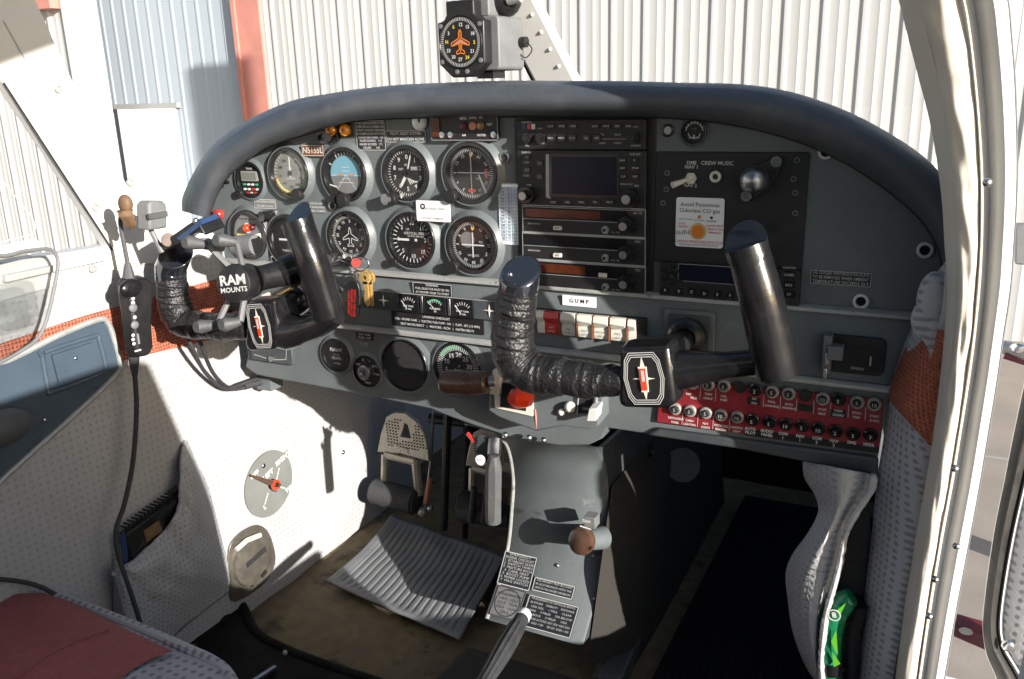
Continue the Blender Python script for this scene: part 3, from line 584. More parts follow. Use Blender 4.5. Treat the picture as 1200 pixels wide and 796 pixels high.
gauge('ignition_switch', 'black ignition key switch with steel lock cylinder', 431, 435, 36, d_ign, depth=.003, y=-.008, thin=True, glass=False)
gauge('blank_gauge', 'empty black instrument hole between ignition switch and tachometer', 475, 428, 60, lambda b, r: None, face='black_matte', depth=.003, y=-.008, thin=True, glass=False)
def d_tach(b, r):
    arc(b, r*.86, -62, 12, r*.14, 'green'); ticks(b, r*.72, r*.95, -150, 90, 41, .0011); nums(b, ['0', '5', '10', '15', '20', '25', '30'], r*.54, -140, 80, r*.27, bold=.02); b.text('RPM', 0, -r*.1, r*.16); b.text('X100', 0, -r*.3, r*.12); arc(b, r*.86, 60, 64, r*.14, 'red')
gauge('tachometer', 'tachometer with green arc behind the brown throttle knob', 537, 431, 60, d_tach, depth=.004, y=-.008, thin=True, needles=[lambda b, r: needle(b, 225, r*.7, .002, 'ink_dim')])
def d_suc(b, r):
    ticks(b, r*.74, r*.95, -60, 60, 7, .0012); arc(b, r*.86, -16, 16, r*.16, 'green'); arc(b, r*.8, -80, -30, r*.08, 'ink'); arc(b, r*.8, 30, 80, r*.08, 'ink'); b.text('SUCTION', 0, -r*.5, r*.24); b.text('4  5', 0, r*.3, r*.25); arc(b, r*.55, 100, 260, r*.08, 'ink')
gauge('suction_gauge', 'tiny round suction gauge with green mark at the top right', 814, 155, 31, d_suc, depth=.003, needles=[lambda b, r: needle(b, 180, r*.55, .0024)])
ringscrew(783, 153, .0075, 'black_gloss', 'ink_dim', 'jack')
# ---------------------------------------------------------------- small panel fittings
def placard(name, label, px, py, wpx, hpx, m, lines, size, ink='ink', y=0., border=True, rot=0., th=.0012, cat='placard', align=None, bw=.0007):
    o = onpanel(name, label, cat, px, py, y); w, h = wpx*kx(px, py), hpx*kz(px, py)
    b = MB(m); b.rrect(0, 0, w, h, min(w, h)*.06, 0, th); b.build('plate', o)
    b = MB(ink); n = len(lines)
    for i, t in enumerate(lines):
        V, F = textgeo(t, .01); tw = (max(v.x for v in V)-min(v.x for v in V))*size if V else 1; sx = min(1, w*.92/tw)
        b.text(t, 0, h*.5-(i+.5)*h*.94/n-h*.03, size, th+.0004, ink, sx=sx, bold=.01)
    if b.v: b.build('lettering', o)
    if border: b = MB(ink); b.frame(0, 0, w-.0012, h-.0012, bw, th+.0004, ink); b.build('border', o)
    if rot: o.rotation_euler = (math.pi/2, -rot, 0)
    return o
placard('registration_plate', 'brown plate reading N5155L above the airspeed dial', 367, 176.5, 25, 13, 'brown_plate', ['N5155L'], .0115, cat='sign', y=-.0045)
placard('placard', 'tall placard of white writing right of the amber lights', 435, 159, 34, 35, 'placard_navy', ['THIS AIRPLANE MUST BE', 'OPERATED AS A NORMAL OR', 'UTILITY CATEGORY AIRPLANE', 'IN COMPLIANCE WITH THE', 'MANEUVER SPEED  125', 'FLAPS DOWN    115', 'NEVER EXCEED   171', 'CRUISE       140'], .0042, border=True)
placard('placard', 'wide dark placard with two lines under the round lock', 476, 160, 47, 14, 'placard_navy', ['PILOT ASSIST SYSTEM', 'DO NOT MAINTAIN ALONE'], .0052)
placard('placard', 'narrow grey placard left of the turn coordinator', 311, 239, 25, 11, 'mount_grey', ['MANEUVERING SPEED', 'SEE AFM 113 KIAS'], .0042)
placard('placard', 'three short engraved lines below the attitude indicator', 372, 243, 20, 14, 'panel_grey', ['ROUGH AIR', 'OR MANEUVERING', 'SPEED 129 MPH'], .0042, border=False)
placard('placard', 'black warning placard with clipped corners on the shelf above the fuel gauges', 507, 339, 45, 14, 'black', ['WARNING', 'FUEL SELECTOR MUST BE ON', 'AT PROPER TANK TO START'], .0042, y=-.009)
placard('placard', 'black landing checklist strip below the fuel gauges', 512, 378, 106, 17, 'black', ['LANDING CHECKLIST', 'FUEL - PROPER TANK   |   ELECTRIC FUEL PUMP - ON   |   FLAPS - SET (115 MPH)', 'SEAT BACKS ERECT   |   MIXTURE - RICH   |   FASTEN BELTS'], .0046, y=-.0105, border=False)
placard('placard', 'tiny black placard over a pale button by the ignition switch', 428, 394, 20, 8, 'black', ['ELEV TRIM', 'PUSH - OFF'], .0046, y=-.008, border=False)
b = onpanel('push_button', 'pale square button above the ignition switch', 'button', 428, 403, -.008); q = MB('lcd'); q.rrect(0, 0, .011, .008, .001, 0, .005); q.build('cap', b, bevel=.0006)
placard('placard', 'white sticker reading GUMP above the rocker switches', 679, 353, 39, 12, 'card', ['G U M P'], .0075, 'ink_black', y=-.009, border=False)
placard('placard', 'long engraved placard with pale rules at the right end of the panel', 985, 326, 72, 17, 'black', ['OIL COOLER WINTERIZATION PLATE', 'TO BE REMOVED WHEN AMBIENT', 'TEMPERATURE EXCEEDS 50 F'], .0052, 'ink_dim', border=True)
for px, lb in ((391, 'round amber lamp nearer the left end of the panel'), (407, 'round amber lamp beside the tall placard')):
    o = onpanel('annunciator_lamp', lb, 'lamp', px, 152.5, group='amber lamps under the glareshield'); b = MB('black'); b.rrect(0, 0, .019, .019, .003, 0, .004); b.build('housing', o, bevel=.001)
    b = MB('orange_lamp'); b.lathe([(.0082, .003), (.0082, .008), (.0065, .010), (0, .0105)], seg=24); b.build('lens', o)
    b = MB('ink_black'); b.bar(-.002, -.001, .002, -.001, .0008, .0108, 'ink_black'); b.bar(-.002, -.001, 0, .002, .0008, .0108, 'ink_black'); b.bar(.002, -.001, 0, .002, .0008, .0108, 'ink_black'); b.build('lens_mark', o)
def toggle(name, label, px, py, r=.006, y=0., dx=.0, dz=.0, m='chrome', L=.018):
    o = onpanel(name, label, 'switch', px, py, y); b = MB(m); b.lathe([(r, 0), (r, .003), (r*.7, .003), (r*.6, .006), (0, .006)], seg=6); b.build('nut', o)
    b = MB(m); b.tube([(0, 0, .004), (dx*.5, dz*.5, .004+L*.5), (dx, dz, .004+L)], [r*.3, r*.42, r*.55], 12); b.build('lever', o); return o
o = onpanel('instrument_light', 'small black hooded light left of the amber lamps', 'light', 389, 162); b = MB('black_gloss'); b.tube([(-.008, 0, 0), (-.004, 0, .016), (.006, .002, .02)], .007, 14); b.lathe([(.009, 0), (.009, .005), (0, .006)], (.006, .002, 0), 16); b.build('hood', o)
b = MB('mount_grey'); b.box(-.014, .008, .003, .02, .007, .004); b.build('bracket', o, bevel=.001)
o = onpanel('cylinder_lock', 'small round steel lock above the wide placard', 'lock', 493, 142.5); b = MB('steel'); b.lathe([(.012, 0), (.012, .003), (.009, .004), (0, .004)], seg=24); b.build('face', o); b = MB('black'); b.rrect(0, .002, .003, .006, .001, .004, .0045); b.build('keyhole', o)
for px, py, r, lb in ((258, 251, .0075, 'round red push button at the far left of the panel'), ):
    o = onpanel('push_button', lb, 'button', px, py); b = MB('red'); b.lathe([(r, 0), (r, .007), (r*.8, .009), (0, .0095)], seg=20); b.build('cap', o)
for px, py, lb in ((319, 252, 'black panel knob beside the warning light gauge'), (397, 302, 'chrome adjusting knob below the heading indicator'), (463, 232, 'steel knob left of the taped white card')):
    o = onpanel('panel_knob', lb, 'knob', px, py); b = MB('black_gloss'); b.tube([(0, 0, 0), (-.004, 0, .02)], .0075, 16, 'steel' if px != 319 else 'black_gloss', fn=lambda i, k, p: 1+.07*(k % 2)); b.tube([(.002, .001, .003), (.016, .004, .006)], .004, 10, 'chrome'); b.build('grip', o)
# white card and checklist strip
o = placard('taped_card', 'small white card taped over the altimeter and vertical speed dials', 508, 247.5, 39, 24, 'card', ['', 'STEER RADIO THEN', '', 'DO NOT REMOVE'], .0042, 'ink_dim', y=-.0085, border=False, cat='card')
b = MB('ink_black'); b.lathe([(.004, .0016), (.0035, .0017), (.0025, .0017), (.002, .0016)], (-.016, .006, 0), 20); b.build('logo', o)
b = MB('glass'); b.rrect(-.002, 0, 52*kx(508, 248), 29*kz(508, 248), .001, -.0008, -.0002); b.build('tape', o)
o = onpanel('checklist_strip', 'narrow paper table of handwritten figures taped left of the radios', 'paper strip', 596, 252, -.001)
w_, h_ = 22*kx(596, 252), 70*kz(596, 252); b = MB('paper'); b.rrect(0, 0, w_, h_, .001, 0, .0006); b.build('sheet', o)
b = MB('ink_dim')
for i in range(17): b.bar(-w_/2, h_*(.46-i*.056), w_/2, h_*(.46-i*.056), .0005, .0009, 'sky_dial')
for x in (-.12, .2): b.bar(w_*x, h_/2, w_*x, -h_*.42, .0005, .0009, 'sky_dial')
rnd = random.Random(3)
for i in range(16):
    b.text('%d' % rnd.randint(101, 989), -w_*.3, h_*(.435-i*.056), .0042, .001, 'ink_black'); b.text('%d' % rnd.randint(10, 99), w_*.05, h_*(.435-i*.056), .0042, .001, 'ink_black')
b.build('writing', o)
b = MB('acrylic'); b.rrect(0, h_*.49, w_*1.2, h_*.06, .001, .0012, .0015); b.build('tape', o)
# marker beacon unit
o = onpanel('marker_beacon_unit', 'narrow black unit with amber light above the big navigation indicator', 'radio', 547, 149); w_, h_ = 78*kx(547, 149), 31*kz(547, 149)
b = MB('black'); b.rrect(0, 0, w_, h_, .002, 0, .008); b.build('case', o, bevel=.001)
b = MB('mount_grey'); b.frame(0, 0, w_-.001, h_-.001, .0016, .0085, 'mount_grey'); b.build('rim', o)
b = MB('amber_glass'); b.rrect(-w_*.42, 0, w_*.12, h_*.7, .001, .008, .010, 'amber_glass'); b.build('amber_lamp', o)
for x in (-w_*.33, -w_*.2, w_*.44): b = MB('chrome'); b.lathe([(.004, .008), (.004, .010), (0, .0105)], (x, -h_*.28, 0), 14, 'chrome'); b.build('screw', o)
for x, mm in ((-.02*0, 'maroon'), (w_*.14, 'post_red'), (w_*.26, 'bronze')):
    b = MB(mm); b.lathe([(.0052, .008), (.0052, .0105), (.003, .0115), (0, .0115)], (x, h_*.05, 0), 20); b.build('indicator_lamp', o)
b = MB('ink'); 
for t, x, y_, s in (('MKR', 0, .33, .005), ('SENS', w_*.14, .36, .005), ('HI', w_*.26, .36, .0045), ('TEST', w_*.38, .1, .004), ('AM', 0, -.3, .004), ('OUTER', w_*.26, -.3, .004)): b.text(t, x, h_*y_, s, .0086, bold=.02)
b.build('lettering', o)
# ---------------------------------------------------------------- avionics stack
def unit(name, label, x0, y0, x1, y1, m='black', th=.010, edge=None, rr_=.002, cat='radio'):
    cx, cy = (x0+x1)/2, (y0+y1)/2; o = onpanel(name, label, cat, cx, cy); w, h = W(x0, x1, cy), H(y0, y1, cx)
    b = MB(m); b.rrect(0, 0, w, h, rr_, 0, th); b.build('case', o, bevel=.0008)
    if edge: b = MB(edge); b.frame(0, 0, w-.001, h-.001, .001, th+.0004, edge); b.build('rim', o)
    def P(px, py): p = onY(px, py, -th); return (p.x-o.location.x, p.z-o.location.z)
    return o, w, h, P, th
def button(o, x, y, w, h, z, m='black_gloss', txt='', s=.0035, hh=.002, ink='ink_dim', name='button'):
    b = MB(m); b.rrect(x, y, w, h, min(w, h)*.2, z, z+hh, taper=.9)
    if txt: b.text(txt, x, y, s, z+hh+.0003, ink, bold=.01)
    b.build(name, o)
def rknob(o, x, y, z, r, h, m='black_gloss', r2=None, m2='steel', name='knob'):
    b = MB(m); b.tube([(x, y, z), (x, y, z+h*.55)], [r, r*.95], 32, fn=lambda i, k, p: 1+.04*(k % 2)); r2 = r2 or r*.6; b.tube([(x, y, z+h*.55), (x, y, z+h)], [r2, r2*.95], 24, fn=lambda i, k, p: 1+.05*(k % 2)); b.disc(x, y, z+h+.0004, r2*.8, m2, 20); b.build(name, o, angle=25)
o, w_, h_, P, th = unit('audio_selector', 'black audio selector with two rows of small keys at the top of the stack', 608, 140, 757, 175)
for i, t in enumerate(['COM1', 'COM2', 'COM3', '', 'NAV1', 'NAV2', 'ADF', 'DME']):
    if t:
        x, y_ = P(646+i*13, 148); button(o, x, y_, .0105, .0055, th, txt=t, s=.003)
for i, t in enumerate(['MIC1', 'MIC2', 'MIC3', 'TEL', 'SPR']): x, y_ = P(646+i*12.5+(4 if i > 2 else 0), 162); button(o, x, y_, .011, .009, th, txt=t, s=.0034)
for x_, mm in ((614.5, 'blue_parts_sheen'), (620, 'red'), (625, 'ink')): x, y_ = P(x_, 148.5); button(o, x, y_, .0048, .0068, th, mm, hh=.0012, name='marker_light')
for q in ((618, 162), (634, 162), (743, 162)): x, y_ = P(*q); rknob(o, x, y_, th, .0065, .008, m2='black')
b = MB('ink_dim')
for t, q, s in (('GARMIN', (617, 143.5), .0036), ('PWR', (633, 151), .003), ('HI SENS', (634, 168), .0028), ('VOL', (618, 171), .003), ('TEL', (706, 158), .003), ('PILOT', (724, 158), .003), ('CREW', (706, 168), .003), ('COPLT', (724, 168), .003), ('PILOT', (744, 149), .003), ('COPILOT', (745, 171), .003)): b.text(t, *P(*q), s, th+.0004, 'ink_dim', bold=.01)
b.bar(*P(697, 163), *P(735, 163), .0004, th+.0004, 'ink_dim'); b.build('lettering', o)
o, w_, h_, P, th = unit('gps_navigator', 'black navigator with a large blank dark screen between two knobs', 608, 176, 757, 241)
x0, y0 = P(640, 180); x1, y1 = P(726, 233); b = MB('trim_silver'); b.prism([P(640, 181), P(645, 181), P(645, 233), P(640, 231)][::-1], th, th+.001, 'trim_silver'); b.rrect((x0+x1)/2+.002, (y0+y1)/2, x1-x0-.004, y0-y1, .002, th, th+.0012, 'black_gloss'); b.build('screen_frame', o)
b = MB('navy_glass'); b.rrect((x0+x1)/2+.002, (y0+y1)/2, (x1-x0)*.88, (y0-y1)*.86, .001, th+.0012, th+.0016); b.build('screen', o)
for i, t in enumerate(['CDI', 'OBS', 'MSG', 'FPL', 'PROC']): x, y_ = P(649+i*16.5, 237); button(o, x, y_, .012, .005, th, txt=t, s=.0034, hh=.0015)
for i, (q, t) in enumerate((((618, 184), 'C'), ((633, 191), 'V'), ((618, 199), 'V'), ((633, 207), 'L'), ((730, 188), 'RNG'), ((744, 188), 'D'), ((730, 197), 'DRT'), ((745, 197), 'MENU'), ((731, 207), 'CLR'), ((745, 207), 'ENT'))): x, y_ = P(*q); button(o, x, y_, .009, .0065, th, txt=t, s=.0032, hh=.0018)
x, y_ = P(619, 228); rknob(o, x, y_, th, .0105, .018); x, y_ = P(739, 232); rknob(o, x, y_, th, .0115, .018)
b = MB('ink_dim')
for t, q, s in (('GARMIN', (617, 179), .0036), ('GNS 530', (744, 181), .0036), ('COM', (617, 190.5), .0035), ('VLOC', (617, 206), .0035), ('PWR', (620, 217), .003), ('GPS', (746, 218), .0035), ('DEFAULT NAV', (734, 216), .0025), ('PUSH CRSR', (745, 245), .002)): b.text(t, *P(*q), s, th+.0004, 'ink_dim', bold=.01)
b.build('lettering', o)
def navcom(name, label, x0, y0, x1, y1, glass, lab, swx=None):
    o, w, h, P, th = unit(name, label, x0, y0, x1, y1, 'panel_dark' if False else 'black', edge='trim_silver')
    b = MB(glass[0]); b.rrect(-w*.06, h*.22, w*.83, h*.36, .001, th, th+.0012, glass[0])
    if len(glass) > 1: b.rrect(-w*.47+w*glass[2]/2, h*.22, w*glass[2], h*.28, .001, th+.0012, th+.0016, glass[1])
    b.build('display', o); b = MB('trim_silver'); b.bar(-w*.49, h*.01, w*.36, h*.01, .0007, th+.0005, 'trim_silver'); b.bar(-w*.49, h*.43, w*.49, h*.43, .0007, th+.0005, 'trim_silver'); b.build('divider', o)
    sx_ = -w*.2 if swx is None else swx*w; button(o, sx_, -h*.27 if swx is None else h*.12, w*.07, h*.14, th, 'bone', hh=.003, txt='' if swx else 'OFF', ink='ink_black')
    rknob(o, w*.19, -h*.25, th, .0045, .006, 'trim_silver', m2='black'); rknob(o, w*.36, -h*.05, th, .0105, .017, m2='steel')
    b = MB('ink_dim'); 
    for t, x, y_, s in ((lab, w*.44, h*.34, .0036), ('COM', -w*.32, h*.06, .003), ('USE    STBY', w*.02, h*.06, .003), ('BENDIX/KING', -w*.4, -h*.16, .0028), ('CHAN', w*.19, -h*.38, .0025), ('PULL TEST', w*.27, -h*.33, .0025)): b.text(t, x, y_, s, th+.0006, 'ink_dim', bold=.01)
    b.build('lettering', o); return o
navcom('com_radio', 'com radio with an orange lit look display right below the navigator', 614, 241, 757, 275, ('dark_glass', 'amber_glass', .62), 'KX 155')
navcom('nav_radio', 'middle radio of the stack with an all black display', 614, 273, 757, 307, ('dark_glass',), 'NAV')
navcom('transponder', 'lowest radio of the stack with a red display and small white switch', 614, 305, 757, 341, ('dark_glass', 'amber_glass', .5), 'TSO', swx=.17)
# ---------------------------------------------------------------- right black plate items
pln = 'right'
for q, lb, dx in (((810, 209), 'chrome toggle switch under the words DME NAV 1', -.016), ((839, 207), 'small steel jack nut under the words CREW MUSIC', 0)):
    if dx: toggle('toggle_switch', lb, *q, r=.007, y=-.0025, dx=dx, dz=-.006, m='bone')
    else: o = onpanel('audio_jack', lb, 'jack', *q, -.0025); b = MB('bone'); b.lathe([(.0065, 0), (.0065, .004), (.004, .005), (.003, .003)], seg=20); b.build('nut', o); b = MB('black'); b.disc(0, 0, .0032, .003, seg=12); b.build('socket', o)
b = MB('ink'); b.T = TY(-.0026)
for t, q, s in (('DME', (810.5, 191), .0058), ('NAV 1', (810.5, 196), .0058), ('NAV 2', (809, 217.5), .0056), ('CREW MUSIC', (840.5, 191.5), .0062)): p = onY(*q, -.0026); b.text(t, p.x, p.z, s, .0004, bold=.01)
b.build('plate_lettering', pan, world=True)
o = onpanel('ball_mount', 'shiny ball mount on a slanted diamond base above the right yoke', 'mount', 893, 208, -.0025)
def lp_(px, py): p = onY(px, py, -.0025); return (p.x-o.location.x, p.z-o.location.z)
b = MB('black'); b.prism([lp_(*q) for q in ((905, 184), (913, 183), (918, 189), (914, 204), (898, 222), (882, 236), (873, 234), (869, 228), (876, 208), (884, 194))][::-1], 0, .005); b.build('base', o, bevel=.0015)
b = MB('black_gloss'); b.cyl((0, 0, 0), (0, 0, .02), .008); b.ball((-.003, 0, .028), .0155, 'steel', 24); b.build('ball', o)
for q in ((911, 189), (876, 229)): b = MB('steel'); x, y_ = lp_(*q); b.lathe([(.006, .005), (.006, .008), (.003, .008), (.003, .006), (0, .006)], (x, y_, 0), 16, 'mount_grey'); b.build('bolt', o)
o = onpanel('gas_detector_card', 'white carbon monoxide detector card with an orange spot', 'detector card', 820, 261, -.003); w_, h_ = 56*kx(820, 261), 58*kz(820, 261)
b = MB('card'); b.rrect(0, 0, w_, h_, .003, 0, .002); b.build('card', o, bevel=.0004)
b = MB('bronze'); b.lathe([(w_*.175, .002), (w_*.165, .0032), (w_*.14, .0034), (0, .0032)], (-w_*.02, -h_*.17, 0), 32, 'brass'); b.disc(-w_*.02, -h_*.17, .0036, w_*.13, 'orange', 28); b.build('sensor_spot', o)
b = MB('ink_black'); b.text('Avoid Poisonous', 0, h_*.36, .0068, .0024, 'ink_black'); b.text('Odorless CO gas', 0, h_*.24, .0068, .0024, 'ink_black')
b.disc(0, h_*.12, .0024, .0022, 'orange', 14); b.disc(w_*.25, h_*.11, .0024, .0018, 'ink_black', 14); b.text('NORMAL', 0, h_*.05, .003, .0024, 'sky_dial'); b.text('DANGER', w_*.25, h_*.04, .003, .0024, 'ink_black'); b.text('SPOT TURNS', -w_*.28, h_*.06, .003, .0024, 'sky_dial')
b.text('DATE', -w_*.36, -h_*.03, .0034, .0024, 'red'); b.text('OPENED', -w_*.34, -h_*.09, .0034, .0024, 'red'); b.text('11-17-15', -w_*.32, -h_*.21, .0066, .0024, 'ink_black', rot=.08, sx=.8, bold=.03)
for i, t in enumerate(('GOOD WITH', 'INDICATED', 'REMARKS')): b.text(t, w_*.33, -h_*(.05+i*.07), .0036, .0024, 'red')
b.text('CARBON MONOXIDE DETECTOR', 0, -h_*.39, .0046, .0024, 'red', sx=.82); b.text('PLEASE READ INSTRUCTIONS ON BACK', 0, -h_*.45, .0026, .0024, 'ink_black'); b.build('lettering', o)
o, w_, h_, P, th = unit('intercom_radio', 'long black unit with a round keypad and blue-black screen below the card', 773, 310, 936, 353, 'black')
b = MB('trim_silver'); b.frame((P(807, 0)[0]+P(880, 0)[0])/2, P(840, 322)[1], P(880, 322)[0]-P(807, 322)[0], .020, .0012, th+.0006, 'trim_silver'); b.build('screen_rim', o); b = MB('navy_glass'); b.rrect((P(807, 0)[0]+P(880, 0)[0])/2, P(840, 322)[1], P(880, 322)[0]-P(807, 322)[0], .020, .001, th, th+.0008); b.build('screen', o)
x, y_ = P(788, 323); rknob(o, x, y_, th, .006, .004, m2='black')
for k in range(6): a = R(90+60*k); button(o, x+math.cos(a)*.0115, y_+math.sin(a)*.0115, .006, .005, th, hh=.002)
for k, q in enumerate(((780, 340), (796, 341), (811, 342), (826, 344), (841, 345), (856, 346))): x, y_ = P(*q); button(o, x, y_, .009, .0075, th, txt='ABCDEF'[k], s=.005, hh=.002)
for k, q in enumerate(((907, 322), (925, 322), (907, 333), (925, 334), (925, 345), (907, 345))): x, y_ = P(*q); button(o, x, y_, .012, .0085, th, txt=['FUNC', 'LOAD', 'CLR', 'ENT', 'ST', 'SW'][k], s=.0042, hh=.002)
b = MB('ink_dim'); b.text('GARMIN', *P(925, 314), .0038, th+.0004, 'ink_dim'); b.text('ALT', *P(905, 314), .0038, th+.0004, 'ink_dim'); b.build('lettering', o)
# ---------------------------------------------------------------- shelf: fuel gauge strip, rocker switches
o = onpanel('fuel_gauge_cluster', 'dark strip of three small square gauges between two starburst badges', 'gauge cluster', 510, 357, -.010)
def Q(px, py, y=-.010): p = onY(px, py, y); return (p.x-o.location.x, p.z-o.location.z)
b = MB('panel_dark'); xa, ya = Q(425, 338+10); xb, yb = Q(590, 360); yc = Q(510, 357)[1]; b.rrect((xa+xb)/2, 0, xb-xa, .028, .002, 0, .004); b.build('housing', o, bevel=.001)
b = MB('trim_silver'); b.bar(xa, .0135, xb, .0135, .0012, .0046, 'trim_silver'); b.build('trim', o)
for px, ring in ((452, 0), (575, 0)):
    x, _ = Q(px, 357); b = MB('chrome'); s = .010
    for k in range(4): a = R(90*k); c_, s_ = math.cos(a), math.sin(a); c2_, s2_ = math.cos(a+R(45)), math.sin(a+R(45)); b.poly([(x, 0, .0065), (x+c_*s, s_*s, .0045), (x+c2_*s*.2, s2_*s*.2, .005)], 'bone'); b.poly([(x, 0, .0065), (x+math.cos(a-R(45))*s*.2, math.sin(a-R(45))*s*.2, .005), (x+c_*s, s_*s, .0045)], 'bone')
    b.build('badge', o)
for px, kind in ((482, 0), (513, 1), (545, 2)):
    x, _ = Q(px, 357); b = MB('black'); b.rrect(x, 0, .033, .026, .001, .004, .007, 'black_gloss'); g = b.build('fuel_gauge', o, bevel=.0006)
    b = MB('ink'); b.T = Matrix.Translation((x, -.006, .0074))
    ticks(b, .011, .0155, -48, 48, 7, .0009 if kind != 1 else .0007); b.text(['LEFT TANK', 'FUEL PRESS', 'RIGHT TANK'][kind], 0, .002, .0034, .0004, bold=.02); b.text(['25 GAL', 'PSI', '25 GAL'][kind], 0, -.002, .0034, .0004, bold=.02)
    if kind == 1: arc(b, .0145, -42, 42, .0028, 'green'); b.bar(-.012, .012, .001, .0, .0012, .0006)
    else: b.bar(-.012, .010, -.003, -.001, .0016, .0006)
    b.build('markings', g)
for px in (497, 529): x, _ = Q(px, 357); b = MB('steel'); b.box(x, 0, .005, .004, .024, .004, 'steel'); b.build('divider', o, bevel=.0006)
o = onpanel('rocker_switch_bank', 'row of rocker switches, one red and the rest cream, under the white sticker', 'switch bank', 690, 381, -.010)
b = MB('brown_plate'); xa, xb = Q(631, 380)[0], Q(754, 384)[0]; b.rrect((xa+xb)/2, 0, xb-xa, .034, .001, 0, .003, 'black'); b.build('housing', o, bevel=.001)
sw_px = [(637, 9, 'bone'), (649.5, 17, 'red_clear'), (669, 17, 'bone'), (688, 17, 'bone'), (707, 17, 'bone'), (727, 18, 'bone'), (743, 9, 'bone')]
for k, (px, wpx, mm) in enumerate(sw_px):
    x = Q(px, 381)[0]; w2 = wpx*kx(px, 381); hh = .0155
    prof = [(hh, .003), (hh, .011), (hh*.45, .013), (0, .0075), (-hh*.5, .0085), (-hh, .0065), (-hh, .003)]
    b = MB(mm if mm != 'red_clear' else 'red'); b.hull2([(x-w2/2, y_, z) for y_, z in prof], [(x+w2/2, y_, z) for y_, z in prof]); s_ = b.build('rocker_switch', o, bevel=.0008, angle=25)
    if wpx > 12: b = MB('ink_dim'); b.T = Matrix.Translation((x, -hh*.5, .0092)) @ Matrix.Rotation(-.12, 4, 'X'); b.text(['', 'BATT', 'FUEL', 'LDG LT', 'ANTI COLL', 'PITOT', ''][k], 0, .002, .0036, .0003, 'ink_black' if mm == 'bone' else 'ink', sx=.8); b.text(['', 'MASTER', 'PUMP', 'LIGHT', 'LIGHTS', 'HEAT', ''][k], 0, -.003, .0036, .0003, 'ink_black' if mm == 'bone' else 'ink', sx=.8); b.build('lettering', s_)
for px in (659.5, 678.5, 697.5, 716.8, 737.5): b = MB('brown_plate'); x = Q(px, 381)[0]; b.box(x, 0, .006, .0016, .031, .010); b.build('divider', o)
b = MB('black'); x = Q(753, 384)[0]; b.box(x, 0, .003, .012, .034, .006); b.build('end_cap', o)
# ---------------------------------------------------------------- breaker panel
o = onpanel('circuit_breaker_panel', 'red circuit breaker plate with two rows of round breakers below the right shelf', 'breaker panel', 910, 476, -.010)
C4 = [Q(*q) for q in ((776, 443), (1036, 468), (1030, 529), (770, 494))]
b = MB('breaker_red'); b.prism(C4[::-1], 0, .003); b.build('plate', o, bevel=.0008)
b = MB('black'); b.prism([Q(*q) for q in ((873, 500), (1031, 523), (1030, 530), (873, 509))][::-1], .003, .0034); b.prism([Q(*q) for q in ((936, 471.5), (953, 474), (953, 482), (936, 480))][::-1], .003, .0036)
b.prism([Q(*q) for q in ((973, 478), (992, 480), (992, 489), (973, 487))][::-1], .003, .0036); b.prism([Q(*q) for q in ((877, 464), (891, 465.5), (891, 474), (877, 472.5))][::-1], .003, .0036); b.build('label_tape', o)
top = [(813, 448, 'g', '5'), (831, 449.6, 'g', '5'), (849.5, 451, 'g', '5'), (868, 453, 'h', ''), (886.5, 455.3, 'b', '2'), (905.7, 458, 'g', '5'), (925, 460, 'g', '5'), (944.5, 463, 'h', ''), (964.8, 465.8, 'g', '10'), (983.6, 466.5, 'b', '5'), (1005, 470, 'g', '5'), (1025, 472.3, 'g', '10')]
bot = [(792.6, 478, 'g', '5'), (810, 480.3, 'g', '5'), (828.4, 482.5, 'g', '5'), (846, 485, 'g', '10'), (865, 487.5, 'g', '10'), (883, 490.5, 'b', '5'), (903, 493, 'b', '5'), (922, 495.5, 'b', '10'), (941, 497.5, 'b', '5'), (960, 500.5, 'b', '10'), (980, 503.5, 'b', '2'), (1000.7, 506.5, 'b', '3'), (1021, 508, 'b', '3')]
for px, py, k_, t in top+bot:
    x, y_ = Q(px, py); r = .0078
    if k_ == 'h': b = MB('black_matte'); b.lathe([(r*.95, .003), (r*.9, .0045), (r*.75, .0045), (r*.7, .0032), (0, .0032)], (x, y_, 0), 24); b.build('breaker_socket', o); continue
    m1 = 'breaker_grey' if k_ == 'g' else 'black_gloss'; h2 = .009 if k_ == 'g' else .0125
    b = MB(m1); b.lathe([(r, .003), (r, .006), (r*.85, .007), (r*.62, .007), (r*.6, .0055)], (x, y_, 0), 24); b.lathe([(r*.56, .004), (r*.56, h2), (r*.48, h2+.001), (0, h2+.001)], (x, y_, 0), 20, 'black_matte' if k_ == 'g' else 'black_gloss'); b.text(t, x, y_, .0062, h2+.0014, 'ink_dim' if k_ == 'g' else 'ink'); b.build('circuit_breaker', o)
b = MB('ink')
lab = [((808, 461), 'INST'), ((814, 465.5), 'FIELD'), ((831, 461), 'TURN'), ((830.5, 466), 'GROUP'), ((849, 463.5), 'FUEL'), ((849, 468), 'PUMP'), ((884.5, 466.5), 'AVI'), ((884.5, 471.5), 'FAN'), ((905, 470), 'STALL'), ((905, 475), 'WARNING'), ((925, 473), 'GYRO'), ((925, 477.5), 'WARNING'), ((964, 479), 'PITOT'), ((963.5, 484), 'HEAT'), ((982.5, 480.5), 'TURN'), ((982.5, 485.5), 'COORD'), ((1004, 483), 'PITCH'), ((1003.5, 488), 'TRIM'), ((1025, 487), 'START'), ((1025, 492), '& ACC'),
       ((793, 489.5), 'INSTRUMENT'), ((792, 494), 'PANEL'), ((809, 492), 'CABIN'), ((809, 496.5), 'LIGHTING'), ((827.5, 495.5), 'NAV'), ((827.5, 500), 'LIGHTS'), ((846, 498), 'ROTATING'), ((845.5, 502.5), 'BEACON'), ((864, 500), 'LANDING'), ((864, 504.5), 'LIGHT')]
